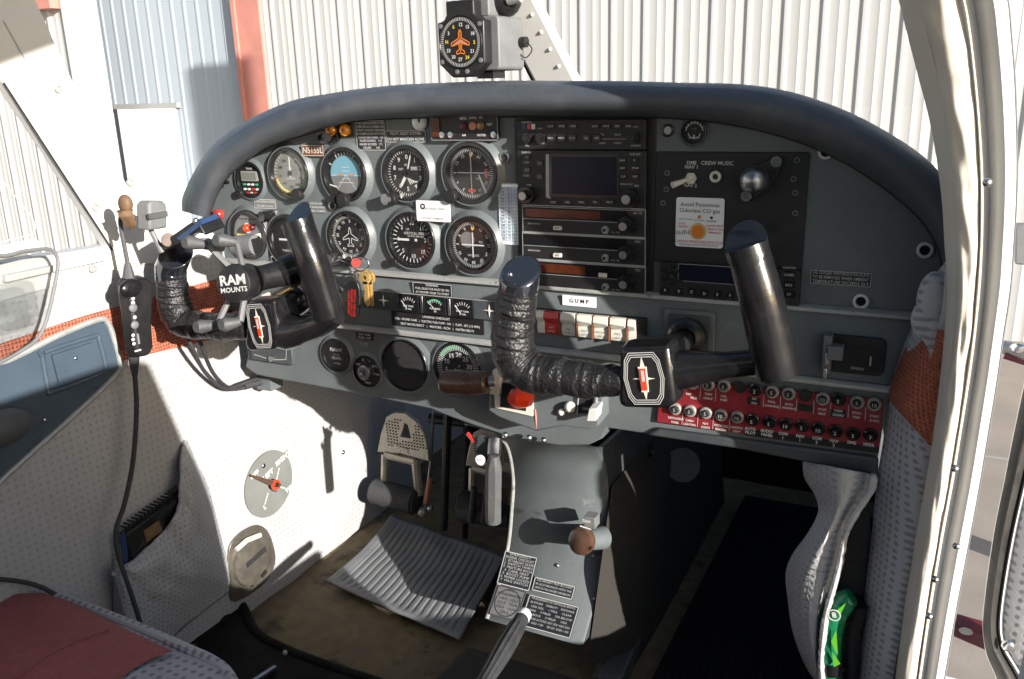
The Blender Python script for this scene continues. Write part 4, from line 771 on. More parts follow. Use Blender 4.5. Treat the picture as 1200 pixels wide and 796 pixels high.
for q, t in lab: b.text(t, *Q(*q), .0040, .0038, 'ink', sx=.85, bold=.02)
for q, t in (((880, 501.5), 'AUTO'), ((880, 506), 'PILOT'), ((899.5, 504), 'AUDIO'), ((899.5, 508.5), 'PANEL'), ((918.5, 507), 'COM'), ((918, 512), '1'), ((938.5, 510), 'NAV'), ((938, 514.5), '1'), ((958, 512.5), 'COM'), ((957.5, 517), '2'), ((978, 515.5), 'NAV'), ((977.5, 520.5), '2'), ((998.5, 517.5), 'DME'), ((1018.5, 520), 'XPDR')): b.text(t, *Q(*q), .0052, .0042, 'ink', sx=.9, bold=.03)
for x_ in (822, 840, 896, 915.5, 934.5, 954.5, 974, 995, 1015): y_ = 450+(x_-822)*.125; b.bar(*Q(x_, y_+2), *Q(x_-1, y_+17), .0007, .0036, 'ink_dim')
for x_ in (801, 819, 837, 856): y_ = 480+(x_-801)*.13; b.bar(*Q(x_, y_+2), *Q(x_-1, y_+17), .0007, .0036, 'ink_dim')
b.build('lettering', o)
# ---------------------------------------------------------------- right air outlet
o = onpanel('air_outlet', 'rectangular black air outlet with a chrome sliding lever at the right end', 'air outlet', 1001, 415, -.010)
b = MB('black'); b.rrect(0, 0, .066, .044, .008, 0, .005); b.build('housing', o, bevel=.0015)
b = MB('dark_glass'); b.rrect(.006, -.003, .05, .028, .005, .005, .0058, 'black_matte'); b.box(.018, -.004, .007, .002, .011, .003, 'trim_silver'); b.box(.005, -.014, .007, .014, .003, .003, 'mount_grey'); b.build('slot', o)
b = MB('mount_grey'); b.box(-.027, .002, .012, .009, .044, .018); b.box(-.018, .006, .018, .016, .016, .016, 'mount_grey'); b.build('lever', o, bevel=.001); b = MB('chrome'); b.box(-.0265, -.018, .018, .0035, .012, .02, 'chrome'); b.build('lever_tip', o, bevel=.0006); b = MB('chrome'); b.box(-.0265, -.002, .0225, .0035, .013, .003, 'chrome'); b.build('lever_plate', o, bevel=.0006)
# socket / boot recess right of the rockers where the right yoke shaft enters
for q, lb in (((808, 392), 'square grey socket plate around the right yoke shaft'), ((372, 350), 'square grey socket plate around the left yoke shaft')):
    o = onpanel('shaft_plate', lb, 'plate', *q, -.010); b = MB('panel_grey'); b.rrect(0, 0, .062, .062, .004, 0, .004); b.rrect(0, 0, .052, .052, .004, .004, .0055, 'panel_dark'); b.build('plate', o, bevel=.001)
    b = MB('black_gloss'); b.lathe([(.023, .004), (.023, .016), (.019, .02), (.0125, .018)], seg=32); b.build('bushing', o)
# ------------------------------------------------------------------ yokes
def yp(px, py, y=-.15): return onY(px, py, y)
def wrapfn(pitch, amp=.10, seed=0., ph=0.):
    def fn(i, k, p):
        n = noise.noise(p*60+Vector((seed, 0, 0)))*.09+noise.noise(p*150+Vector((0, seed, 0)))*.06+noise.noise(p*340)*.03
        a = (i/pitch+k/36.+ph) % 1.; ridge = amp*math.exp(-((a-.5)/.10)**2)-amp*.6*math.exp(-((a-.38)/.05)**2)
        c = (i/pitch*.73-k/36.+.3) % 1.; ridge += amp*.5*math.exp(-((c-.5)/.08)**2)
        return 1+n+ridge
    return fn
def dense(P, n): return catmull(P, n)
def yoke(label, hub, hubc, faceq, Lpts, Lr, capL, rpts, Rr, arm, shaftpx, capr):
    o = thing('control_yoke', label, 'yoke', hub)
    # hub: rounded block tapering forward
    A = [yp(*q, -.172) for q in faceq]; cen = (A[0]+A[1]+A[3]+A[4])/4
    A = [p.lerp(cen, .0) for p in A]; back = [cen+(p-cen)*.82+Vector((0, .075, 0)) for p in A]; mid = [cen+(p-cen)*1.06+Vector((0, .02, 0)) for p in A]
    front = [cen+(p-cen)*.93+Vector((0, -.004, 0)) for p in A]
    b = MB('black_gloss'); n = len(A); loops = [front, A, mid, back]; vs = [p for l in loops for p in l]
    b.add(vs, [[k*n+i, k*n+(i+1) % n, (k+1)*n+(i+1) % n, (k+1)*n+i] for k in range(3) for i in range(n)]+[list(range(n))[::-1], [3*n+i for i in range(n)]])
    b.build('hub', o, world=True, bevel=.004, angle=50)
    # badge lines lie on the hub front
    bd = MB('ink'); M = Matrix.Translation(cen+Vector((0, -.0045, 0))) @ Matrix.Rotation(math.pi/2, 4, 'X'); w = (A[1]-A[0]).length; h = (A[0]-A[4]).length*1.0
    ex = (A[1]-A[0]).normalized(); rot = math.atan2(ex.z, ex.x); bd.T = M @ Matrix.Rotation(rot, 4, 'Z')
    def oct(s): W_, H_ = w*.43*s, h*.43*s; return [(-W_*.62, H_), (W_*.62, H_), (W_*.86, H_*.72), (W_, 0), (W_*.86, -H_*.72), (W_*.62, -H_), (-W_*.62, -H_), (-W_*.86, -H_*.72), (-W_, 0), (-W_*.86, H_*.72)]
    bd.prism(oct(1.0), 0, .0006, 'dial_black')
    for s in (.98, .90, .82): bd.line(oct(s), .0007, .0010, 'ink', True)
    bdo = bd.build('badge', o, world=True)
    e = MB('bone'); e.T = bd.T; s = h*.36
    e.poly([(0, s, .0010), (-w*.05, s*.55, .0010), (-w*.09, s*.05, .0010), (-w*.24, 0, .0010), (-w*.09, -s*.05, .0010), (-w*.05, -s*.55, .0010), (0, -s, .0010), (w*.05, -s*.55, .0010), (w*.09, -s*.05, .0010), (w*.24, 0, .0010), (w*.09, s*.05, .0010), (w*.05, s*.55, .0010)][::1])
    e.prism([(-w*.09, s*.55), (-w*.075, -s*.6), (w*.075, -s*.6), (w*.09, s*.55)][::1], .0012, .0022, 'bone'); e.prism([(-w*.065, s*.48), (-w*.055, -s*.52), (w*.055, -s*.52), (w*.065, s*.48)], .0022, .0032, 'red_clear'); e.prism([(-w*.03, s*.4), (-w*.03, -s*.1), (w*.03, -s*.1), (w*.03, s*.4)], .0032, .0036, 'ink_dim')
    e.build('emblem', bdo, world=False) if False else e.build('emblem', o, world=True)
    # shaft into the panel
    s0 = cen+Vector((0, .06, 0)); s1 = onY(*shaftpx, -.01); b = MB('chrome'); b.cyl(s0, Vector((s0.x, -.01, s0.z)), .0125, seg=24, m='steel'); b.build('shaft', o, world=True)
    # leather-wrapped left arm and grip
    L = dense(Lpts, 34); rs = []
    for i in range(len(L)): t = i/(len(L)-1)*(len(Lr)-1); k = min(int(t), len(Lr)-2); rs.append(Lr[k]+(Lr[k+1]-Lr[k])*(t-k))
    b = MB('leather'); b.tube(L, rs, 36, fn=wrapfn(43, .06, hub.x*10)); b.build('wrapped_grip', o, world=True, angle=75)
    b = MB('black_gloss'); c0, c1, c2 = capL
    b.tube([c0, c0.lerp(c1, .5), c1, c2], [capr*.96, capr, capr, capr*.97], 28, 'cap_gloss'); b.slant(28, (c2-c1).normalized(), .6); b.build('grip_cap', o, world=True, bevel=.003)
    # right arm and bare grip
    b = MB('black_gloss'); ap, ar_ = arm; ap = catmull(ap, 6); rr2 = []
    for i in range(len(ap)): t = i/(len(ap)-1)*(len(ar_)-1); k = min(int(t), len(ar_)-2); rr2.append(ar_[k]+(ar_[k+1]-ar_[k])*(t-k))
    b.tube(ap, rr2, 20, fn=lambda i, k, p: 1); b.build('arm', o, world=True, angle=60)
    b = MB('black_gloss'); G = catmull(rpts, 8); gr = [Rr*(1+.04*math.sin(i*.2)) for i in range(len(G))]; b.tube(G, gr, 32); b.slant(32, (G[-1]-G[-2]).normalized(), 1.0); b.build('bare_grip', o, world=True, bevel=.0025, angle=50)
    return o, cen
# right yoke
ctr = yp(756, 441)
yR, cR = yoke('right control yoke with black wrapped left grip and red badge before the breakers', ctr, None,
    [(728, 407), (784, 405), (793, 470), (784, 478), (731, 477), (725, 470)],
    [yp(732, 446, -.160), yp(700, 446, -.160), yp(655, 441, -.162), yp(622, 436, -.164), yp(604, 418, -.165), yp(601, 392, -.165), yp(604, 362, -.165), yp(608, 336, -.165)],
    [.016, .0195, .021, .023, .0265, .0235, .023, .0215],
    (yp(606, 348, -.165), yp(608, 332, -.165), yp(611, 316, -.165)),
    [yp(912, 438, -.155), yp(907, 418, -.158), yp(892, 350, -.166), yp(878, 300, -.166), yp(874, 287, -.166)], .0215,
    ([yp(782, 436, -.150), yp(810, 432, -.150), yp(850, 428, -.152), yp(890, 424, -.154), yp(912, 421, -.155)], [.024, .020, .014, .013, .016]), (806, 396), .0225)
# screw and pale edge on the right yoke's left cap
def rimcap(o, c, n, r, e):
    pass
b = MB('steel'); p = yp(598, 322, -.189); b.ball(p, .003); b.build('cap_screw', yR, world=True)
# left yoke
ctr = yp(306, 383)
yL, cL = yoke('left control yoke with black wrapped grip carrying a phone mount and brackets', ctr, None,
    [(292, 353), (322, 351), (328, 402), (322, 409), (293, 411), (288, 404)],
    [yp(292, 384, -.160), yp(270, 383, -.160), yp(240, 382, -.162), yp(216, 378, -.164), yp(206, 362, -.165), yp(203, 345, -.165), yp(201, 330, -.165), yp(199, 318, -.165)],
    [.016, .019, .0195, .021, .0235, .021, .0205, .0205],
    (yp(200, 328, -.165), yp(200, 312, -.165), yp(206, 298, -.168)),
    [yp(386, 371, -.155), yp(380, 352, -.158), yp(365, 305, -.166), yp(353, 272, -.166), yp(348, 258, -.166)], .0205,
    ([yp(322, 384, -.150), yp(338, 388, -.150), yp(356, 386, -.152), yp(378, 378, -.154), yp(394, 368, -.156)], [.026, .026, .019, .016, .014]), (372, 350), .0215)
# clamp hardware between the left hub and its right grip
o = thing('yoke_clamp', 'black and chrome clamp joint squeezed between the left yoke hub and its bare grip', 'clamp', yp(345, 350, -.12))
b = MB('black_gloss'); b.ball(yp(350, 352, -.11), .024, seg=20); b.tube([yp(335, 372, -.13), yp(350, 352, -.11), yp(378, 346, -.10)], .016, 14); b.build('ball_joint', o, world=True)
b = MB('chrome'); b.tube(catmull([yp(350, 333, -.13), yp(362, 345, -.135), (yp(366, 360, -.135)), yp(352, 372, -.14)], 5), .004, 10); b.cyl(yp(352, 326, -.12), yp(366, 324, -.12), .009, m='steel'); b.build('band', o, world=True)
b = MB('bone'); b.tube([yp(308, 348, -.135), yp(326, 340, -.13), yp(340, 332, -.13)], .0035, 8, 'bone'); b.tube([yp(310, 352, -.13), yp(330, 345, -.13), yp(342, 338, -.13)], .003, 8, 'brass'); b.build('screw_thread', o, world=True)
# phone mount
o = thing('phone_mount', 'black round phone mount with four grey rubber fingers on the left yoke', 'phone mount', yp(277, 332, -.20))
c = yp(276, 332, -.215); ax = (yp(345, 318, -.15)-c).normalized()
M = Matrix.Translation(c) @ (-ax).to_track_quat('Z', 'Y').to_matrix().to_4x4()
fx = yp(278, 332, -.216); nd = Vector((.30, -1, .14)).normalized()
M = Matrix.Translation(c) @ nd.to_track_quat('Z', 'Y').to_matrix().to_4x4()
b = MB('black'); b.T = M; b.lathe([(0, .006), (.0205, .006), (.0225, .005), (.024, 0), (.024, -.016), (.021, -.018), (.021, -.024), (.023, -.026), (.023, -.034), (0, -.036)], seg=40); b.build('disc', o, world=True)
t = MB('ink_dim'); t.T = M; X_ = M.to_3x3().inverted() @ Vector((1, 0, 0)); rot = math.atan2(X_.y, X_.x)+.14
cc, ss = math.cos(rot), math.sin(rot)
t.text('RAM', -ss*.004, cc*.004, .0175, .0065, 'ink_dim', rot=rot, bold=.03); t.text('MOUNTS', ss*.008, -cc*.008, .0088, .0065, 'ink_dim', rot=rot, bold=.02); t.build('lettering', o, world=True)
b = MB('black'); b.tube([c+Vector((.008, .03, 0)), yp(310, 325, -.175), yp(345, 317, -.15)], [.017, .016, .018], 20); b.tube([yp(336, 320, -.155), yp(362, 308, -.14), yp(380, 304, -.13)], [.022, .021, .015], 12, 'black_gloss'); b.build('socket_arm', o, world=True, angle=50)
for k, (a, q) in enumerate((((268, 312), (243, 287)), ((284, 312), (277, 284)), ((268, 352), (255, 380)), ((286, 352), (282, 377)))):
    p0, p1 = yp(*a, -.20), yp(*q, -.215); 
    b = MB('mount_grey'); b.tube([p0, p0.lerp(p1, .6), p1], .004, 6, 'mount_grey'); f = b.build('finger', o, world=True)
    b = MB('rubber_grey'); q2 = p1+Vector(((-.018 if k in (0, 2) else -.014), -.012, (.004 if k < 2 else -.002))); b.tube([p1, p1.lerp(q2, .4), q2], [.005, .007, .0095], 14); b.cyl(q2, q2+Vector((-.001, -.007, .001)), .0095, .007, 14); b.build('rubber_tip', f, world=True)
# bracket on the left grip; its blue strip paints a sky reflection
o = thing('grip_bracket', 'angled black bracket with a painted blue sky reflection on top of the left yoke grip', 'bracket', yp(215, 285, -.18))
P = [yp(196, 286, -.19), yp(205, 292, -.19), yp(252, 272, -.19), yp(243, 256, -.19), yp(238, 257, -.19)]
b = MB('black'); b.hull2([p+Vector((0, -.018, 0)) for p in P], [p+Vector((0, .02, .004)) for p in P]); b.build('body', o, world=True, bevel=.002)
b = MB('blue_parts_sheen'); q = [yp(207, 279, -.212), yp(211, 283, -.212), yp(237, 263, -.212), yp(234, 258, -.212)]; b.hull2(q, [p+Vector((0, .03, .004)) for p in q]); b.build('sky_sheen', o, world=True)
b = MB('mount_grey'); b.cyl(yp(197, 281, -.21), yp(197, 281, -.17), .009, seg=14, m='brown_knob'); b.build('thumb_screw', o, world=True); b = MB('bone'); b.cyl(yp(236, 281, -.215), yp(232, 279, -.20), .008, seg=14, m='bone'); b.build('bolt', o, world=True); b = MB('steel'); b.ball(yp(229, 259, -.21), .004, 'steel'); b.build('stud', o, world=True)
b = MB('mount_grey'); b.tube([yp(236, 284, -.212), yp(250, 288, -.205), yp(262, 291, -.20)], [.009, .007, .005], 10); b.build('lever', o, world=True); b = MB('mount_grey'); b.cyl(yp(277, 288, -.13), yp(300, 287, -.13), .014, seg=16, m='mount_grey'); b.build('rubber_foot', o, world=True)
# remote clip, inline control and cables on the left
o = thing('headset_clip', 'grey plastic clip on a thin rod with a brown lump beside the pillar', 'clip', onX(180, 252, -.93))
def cx_(px, py, x=-.93): return onX(px, py, x)
q = [cx_(159, 240), cx_(162, 235), cx_(176, 235), cx_(180, 240), cx_(181, 267), cx_(160, 270)]
b = MB('mount_grey'); b.hull2(q, [p+Vector((.02, .004, 0)) for p in q]); b.build('body', o, world=True, bevel=.003)
b = MB('rubber_grey'); b.box(*(cx_(169, 252)+Vector((.022, .002, 0))), .004, .03, .007, 'rubber_grey'); b.build('ridge', o, world=True)
b = MB('mount_grey'); b.tube([cx_(176, 268), cx_(190, 296, -.92)], .0035, 8); b.build('rod', o, world=True)
b = MB('wood_brown'); b.ball(cx_(147, 239), .010, sc=(1, .8, 1.2)); b.tube(catmull([cx_(148, 246), cx_(150, 256), cx_(156, 268)], 6), [.011, .010, .009, .009, .010, .010, .009, .008, .007, .006, .005, .004, .003], 10, fn=lambda i, k, p: 1+.6*noise.noise(p*150+Vector((k, 0, 0)))); b.build('suction_lump', o, world=True)
b = MB('rubber_grey')
cb = [onX(x, y, -.955) for x, y in ((143, 248), (141, 262), (146, 290), (150, 312), (151, 326))]
b.tube(catmull(cb, 6), .0028, 8); b.tube([cb[-2]+Vector((0, 0, .004)), cb[-1]+Vector((0, 0, .0))], [.004, .0085], 10, fn=lambda i, k, p: 1)
lowc = [onX(157, 420, -.965), onX(158, 440, -.968), onX(160, 480, -.972), onX(156, 540, -.975), onX(146, 590, -.975), onX(136, 622, -.975), onX(140, 655, -.97), onX(155, 700, -.96), onX(170, 748, -.95)]
solo(b, 'control_cable', 'thin grey cable rising from the handset control to the clip', 'cable', (0, 0, 0))
b = MB('rubber'); b.tube([lowc[0]+Vector((0, 0, .004)), lowc[1]], [.008, .004], 10); b.tube(catmull(lowc, 8), .0034, 10); solo(b, 'headset_cable', 'long black cable trailing down the side wall from the handset control', 'cable', (0, 0, 0))
o = thing('inline_control', 'black oblong handset control with small pale buttons hanging by the orange band', 'remote control', onX(153, 420, -.965))
q = [onX(x, y, -.965) for x, y in ((136, 334), (139, 325), (148, 322), (160, 322), (168, 327), (168, 345), (166, 380), (168, 408), (163, 418), (150, 420), (146, 412), (142, 380), (138, 352))]
b = MB('black'); cc_ = sum(q, Vector())/len(q); b.hull2(q, [cc_+(p-cc_)*.93+Vector((.022, .0, 0)) for p in q]); b.build('body', o, world=True, bevel=.004, angle=60)
def ic(px, py): return onX(px, py, -.942)
b = MB('black_gloss'); b.ball(ic(153, 338), .016, sc=(.45, 1.1, .8)); b.build('thumb_wheel', o, world=True)
for px, py, s, mm in ((156, 350, .0028, 'ink'), (156, 355, .003, 'ink'), (156, 361, .0065, 'mount_grey'), (158, 372, .003, 'ink_dim'), (158, 381, .0062, 'mount_grey'), (156, 393, .0026, 'ink'), (156, 398, .0026, 'ink'), (157, 403, .0026, 'ink')):
    b = MB(mm); b.ball(ic(px, py), s, sc=(.5, 1, .9)); b.build('button', o, world=True)
b = MB('ink'); a_, c_ = ic(158, 412), ic(165, 410); b.tube([a_, c_], .0012, 6); b.tube([ic(161, 391), ic(163, 403)], .0018, 6, 'mount_grey'); b.build('mark', o, world=True)
# mic leads under the left yoke
b = MB('rubber')
for off in (0, 1):
    P = [yp(216+off*14, 386, -.14), onX(224+off*12, 405, -.965), onX(240+off*9, 436, -.99), onX(262+off*5, 455-off, -1.0), onX(284, 455-off*5, -1.0), onX(304, 449-off*6, -.995)]; b.tube(catmull(P, 6), .0032, 8)
solo(b, 'microphone_lead', 'pair of black leads hanging from the left yoke to the panel corner', 'cable', (0, 0, 0))
o = onpanel('jack_box', 'grey jack box at the lower left corner of the panel', 'jack box', 322, 410, -.008)
b = MB('panel_dark'); b.box(0, .0, .004, .085, .038, .010); b.build('body', o, bevel=.002); b = MB('ink_dim'); b.line([(-.036, -.009), (.0, -.014), (.03, -.010), (.034, .012)], .0012, .0096, 'ink_dim'); b.lathe([(.005, .009), (.005, .012), (0, .012)], (.0, -.012, 0), 14, 'steel'); b.build('bracket', o)
b = MB('mount_grey'); b.cyl(onX(286, 453, -1.0), onX(312, 446, -.99), .006, seg=12, m='rubber'); b.box(*onX(316, 447, -.985), .03, .03, .022, 'panel_grey'); b.build('plug', o, world=True)
# keys
o = thing('key_ring', 'keys with a black oval tag lettered in red hanging above the lower shelf', 'keys', onY(418, 316, -.03))
def ky(px, py, y=-.035): return onY(px, py, y)
b = MB('chrome'); rp = [ky(423+9*math.cos(a), 310+8*math.sin(a)) for a in [2*math.pi*i/20 for i in range(20)]]; b.tube(rp+[rp[0]], .0012, 6); b.build('ring', o, world=True)
b = MB('black'); P = [ky(x, y) for x, y in ((415, 328), (421, 330), (424, 340), (424, 355), (420, 372), (413, 379), (406, 378), (402, 370), (402, 352), (405, 338), (410, 330))]; P = catmull(P, 4, True); b.hull2(P, [p+Vector((0, -.006, 0)) for p in P]); b.build('tag', o, world=True, bevel=.0012)
b = MB('red_clear'); M = Matrix.Translation(ky(412.5, 355, -.0415)) @ Matrix.Rotation(math.pi/2, 4, 'X'); b.T = M
for i, t_ in enumerate(('AIRCRAFT KEYS', 'DO NOT REMOVE', 'RETURN TO DESK')): b.text(t_, -.0050+i*.0050, 0, .0050, .0004, 'red', rot=math.pi/2-.12, bold=.03)
b.build('lettering', o, world=True)
b = MB('steel'); b.tube([ky(417, 318), ky(417, 330)], .0035, 8); b.cyl(ky(418, 308, -.02), ky(417, 308, -.035), .0065, seg=16, m='red'); b.build('swivel', o, world=True)
for (x0, y0, x1, y1) in ((428, 322, 427, 362), (433, 322, 434, 362)):
    b = MB('brass'); a_ = ky(x0, y0, -.034 if x0 < 430 else -.030); M = Matrix.Translation(a_) @ Matrix.Rotation(math.pi/2, 4, 'X'); b.T = M; b.lathe([(.0028, 0), (.0098, 0), (.0098, .002), (.0028, .002)], (0, -.004, 0), 20)
    L_ = .044; d = .0035; b.prism([(-.0042, -.010), (.0042, -.010), (.0042, -L_), (.001, -L_-.003), (-.003, -L_+.002), (-.0042, -L_+.010), (-.0018, -.024), (-.003, -.02)][::-1], 0, .002); b.build('key', o, world=True)
# ------------------------------------------------------------------ throttle quadrant
o = thing('throttle_quadrant', 'grey lever quadrant housing projecting from the middle of the lower panel', 'quadrant', onY(640, 480, -.03))
def hz(px, py, y): return onY(px, py, y)
yq = -.045
F_ = [(574, 446), (586, 438), (640, 438), (660, 444), (700, 448), (702, 500), (688, 504), (660, 500), (628, 506), (584, 490), (572, 482)]
b = MB('panel_grey'); P = [hz(x, y, yq) for x, y in F_]; b.hull2(P, [p+Vector((0, .045, .004)) for p in P]); b.build('housing', o, world=True, bevel=.003)
b = MB('trim_silver'); P = [hz(x, y, yq-.003) for x, y in ((578, 446), (625, 446), (624, 488), (580, 478))]; b.hull2(P, [p+Vector((0, .004, 0)) for p in P], 'bone'); P = [hz(x, y, yq-.004) for x, y in ((587, 449), (619, 450), (616, 482), (586, 477))]; b.hull2(P, [p+Vector((0, .003, 0)) for p in P], 'black_matte'); b.build('slot_plate', o, world=True)
b = MB('black_matte'); P = [hz(x, y, yq-.002) for x, y in ((679, 452), (694, 452), (693, 484), (677, 484))]; b.hull2(P, [p+Vector((0, .003, 0)) for p in P]); b.T = Matrix.Translation(hz(686, 457, yq-.0025)) @ Matrix.Rotation(math.pi/2, 4, 'X'); b.text('CARB.', 0, 0, .0075, 0, 'ink', bold=.02); b.text('HEAT', 0, -.0075, .0075, 0, 'ink', bold=.02); b.text('OFF', 0, -.026, .005, 0, 'ink', bold=.02); b.build('heat_label', o, world=True)
b = MB('trim_silver'); b.tube([hz(679, 451, yq-.003), hz(676, 486, yq-.003), hz(692, 487, yq-.003)], .001, 6); b.tube([hz(700, 450, yq-.001), hz(699, 484, yq-.001)], .006, 8, 'panel_dark'); b.build('trim', o, world=True)
b = MB('bone'); P = [hz(x, y, yq-.025) for x, y in ((690, 479), (700, 479), (698, 494), (687, 494))]; b.hull2(P, [p+Vector((0, .02, .003)) for p in P], 'ink'); b.tube([hz(699, 455, yq), hz(698, 482, yq-.012)], .003, 8, 'mount_grey'); b.build('carburettor_heat_lever', o, world=True, bevel=.001)
b = MB('mount_grey'); b.ball(hz(668, 477, yq-.004), .0075, 'bone'); b.ball(hz(658, 483, yq-.002), .005, 'bone'); b.build('latch_button', o, world=True)
for q in ((592, 510), (620, 513), (637, 516)): b = MB('steel'); b.ball(onY(*q, -.02), .0045, 'steel'); b.build('screw', o, world=True)
b = MB('red'); b.tube([hz(627, 480, -.046), hz(629, 502, -.044)], .0012, 6, 'post_red'); b.build('red_wire', o, world=True)
o2 = thing('throttle_lever', 'long brown cylindrical throttle knob pointing left from the quadrant', 'throttle', hz(590, 448, -.08))
b = MB('brown_knob'); K = [hz(519, 447, -.085), hz(524, 448, -.085), hz(552, 449, -.08), hz(572, 448, -.078)]; b.tube(K, [.0145, .0165, .0165, .0145], 28); b.build('knob', o2, world=True, bevel=.003)
b = MB('steel'); b.tube([hz(572, 448, -.078), hz(580, 447, -.074)], .008, 16); P = [hz(x, y, -.072) for x, y in ((577, 434), (585, 432), (586, 446), (584, 464), (573, 462), (575, 448))]; b.hull2(P, [p+Vector((0, .008, 0)) for p in P], 'bone'); b.tube([hz(582, 455, -.068), hz(590, 465, -.03)], .004, 8); b.build('lever_arm', o2, world=True, bevel=.001)
o2 = thing('mixture_lever', 'bright red faceted mixture knob beside the throttle', 'mixture control', hz(612, 466, -.07))
b = MB('red_clear'); cq = hz(610, 466, -.075); M = Matrix.Translation(cq) @ Vector((-.35, -1, .15)).to_track_quat('Z', 'Y').to_matrix().to_4x4(); b.T = M; b.lathe([(0, .017), (.008, .016), (.0135, .008), (.015, -.002), (.0135, -.012), (0, -.014)], seg=8); b.build('knob', o2, world=True, angle=15)
b = MB('steel'); b.tube([cq+Vector((0, .01, 0)), hz(606, 468, -.03)], .004, 8); b.build('lever_arm', o2, world=True)
# ------------------------------------------------------------------ centre console
LPX = [(572, 490), (578, 505), (590, 517), (597, 530), (603, 560), (601, 600), (597, 640), (587, 680), (573, 722)]
XL_, XR_ = -.57, -.41
prof = [(.0, -.462), (.03, -.478), (.066, -.500), (.102, -.537), (.117, -.596), (.108, -.652), (.092, -.705), (.059, -.749), (.012, -.790)]
cs = thing('centre_console', 'grey curved centre console with placards sweeping down from the panel to the floor', 'console', (-.49, .06, -.8))
PR = catmull([(0, y, z) for y, z in prof], 6)
b = MB('panel_grey'); xl_top, xr_top = -.60, -.375
def xx(i, n): t = i/(n-1); k = max(0, 1-t*3.2)**1.6; return XL_-.02*k, XR_+.035*k
rows = []; n = len(PR)
for i, p in enumerate(PR):
    a_, c_ = xx(i, n); rows.append([(a_, p.y, p.z), (a_+.004, p.y-.004, p.z), ((a_+c_)/2, p.y-.004, p.z), (c_-.004, p.y-.004, p.z), (c_, p.y, p.z)])
b.grid(rows, flip=True); b.build('front_sheet', cs, world=True, angle=60)
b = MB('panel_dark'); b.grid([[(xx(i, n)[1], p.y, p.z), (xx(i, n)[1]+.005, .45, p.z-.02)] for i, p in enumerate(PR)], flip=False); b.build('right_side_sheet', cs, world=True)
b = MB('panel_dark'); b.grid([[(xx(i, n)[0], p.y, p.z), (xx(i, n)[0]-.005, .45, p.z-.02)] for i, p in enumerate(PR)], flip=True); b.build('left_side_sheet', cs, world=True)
b = MB('trim_silver'); b.tube([Vector((xx(i, n)[0]-.001, p.y-.002, p.z)) for i, p in enumerate(PR) if i > n*.3], .0035, 8); b.build('edge_trim', cs, world=True)
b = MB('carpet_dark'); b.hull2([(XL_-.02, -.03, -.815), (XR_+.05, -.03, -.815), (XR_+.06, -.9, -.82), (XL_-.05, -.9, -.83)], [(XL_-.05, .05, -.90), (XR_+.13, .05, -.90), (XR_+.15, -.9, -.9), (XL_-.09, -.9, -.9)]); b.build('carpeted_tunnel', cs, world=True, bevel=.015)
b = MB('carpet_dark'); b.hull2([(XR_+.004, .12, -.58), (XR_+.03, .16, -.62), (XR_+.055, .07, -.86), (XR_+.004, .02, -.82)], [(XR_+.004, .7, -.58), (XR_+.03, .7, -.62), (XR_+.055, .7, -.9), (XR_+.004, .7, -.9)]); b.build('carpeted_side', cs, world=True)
def con(px, py):      # point and frame on the console front
    d = ray(px, py); best = None
    for i in range(n-1):
        p, q = PR[i], PR[i+1]; e = q-p; nn = Vector((0, e.z, -e.y)).normalized()
        if nn.y > 0: nn = -nn
        pt = CAM+d*((p-CAM).dot(nn)/d.dot(nn)) if abs(d.dot(nn)) > 1e-6 else None
        if pt is not None:
            s = (Vector((0, pt.y, pt.z))-p).dot(e)/e.length_squared
            if -.05 <= s <= 1.05: best = (pt-Vector((0, .004, 0)), nn, -e.normalized()); 
    return best
def conplac(label, quad, m, lines, size, ink='ink_dim', ring=False):
    cx0 = sum(q[0] for q in quad)/4; cy0 = sum(q[1] for q in quad)/4; pt, nn, up = con(cx0, cy0)
    w = (onplane(quad[1], pt, nn)-onplane(quad[0], pt, nn)).length; h = (onplane(quad[0], pt, nn)-onplane(quad[3], pt, nn)).length
    o = bpy.data.objects.new('placard', None); COL.objects.link(o); o.empty_display_size = .02
    M = Matrix((Vector((1, 0, 0)), up, nn)).transposed().to_4x4(); M.translation = pt+nn*.0035; o.matrix_basis = M; tag(o, label, 'placard')
    b = MB(m); b.rrect(0, 0, w, h, .001, 0, .0012); b.build('plate', o); b = MB(ink); k = len(lines)
    for i, t in enumerate(lines):
        V, F = textgeo(t, .01); tw = (max(v.x for v in V)-min(v.x for v in V))*size; b.text(t, 0, h*.5-(i+.7)*h*.92/(k+.4), size*.86, .0017, ink, sx=min(1.2, w*.88/tw/.86))
    if ring: b.lathe([(w*.44, .0014), (w*.44, .0018), (w*.41, .0018), (w*.41, .0014)], seg=40)
    b.build('lettering', o); b = MB(ink); b.frame(0, 0, w-.002, h-.002, .0014, .0017, ink); b.build('border', o); return o
def onplane(q, pt, nn): d = ray(*q); return CAM+d*((pt-CAM).dot(nn)/d.dot(nn))
conplac('emergency checklist placard at the top of the console placards', [(593, 645), (631, 652), (625, 691), (585, 684)], 'placard_navy', ['EMERGENCY', 'ENGINE CHECKLIST', '1  ESTABLISH GLIDE', '2  SWITCH TANKS', '3  MIXTURE RICH', '4  CARB. HEAT', '5  BOOST PUMP', '6  PRIMER LOCKED', '7  MAG SWITCH'], .0064)
conplac('bare metal placard with a dial of figures left of the flap lever', [(584, 685), (617, 692), (612, 728), (575, 720)], 'placard_alu', ['VFR', 'FREQUENCIES', '118.0   122.1', '121.5   122.8', '122.0   123.0', '135.0'], .0064, 'ink_black', True)
conplac('small wide dark placard above the tables on the console', [(628, 676), (676, 684), (674, 703), (625, 692)], 'placard_navy', ['THIS AIRCRAFT MUST BE FLOWN', 'IN ACCORDANCE WITH THE', 'LIMITS IN THE OWNERS HANDBOOK'], .0056)
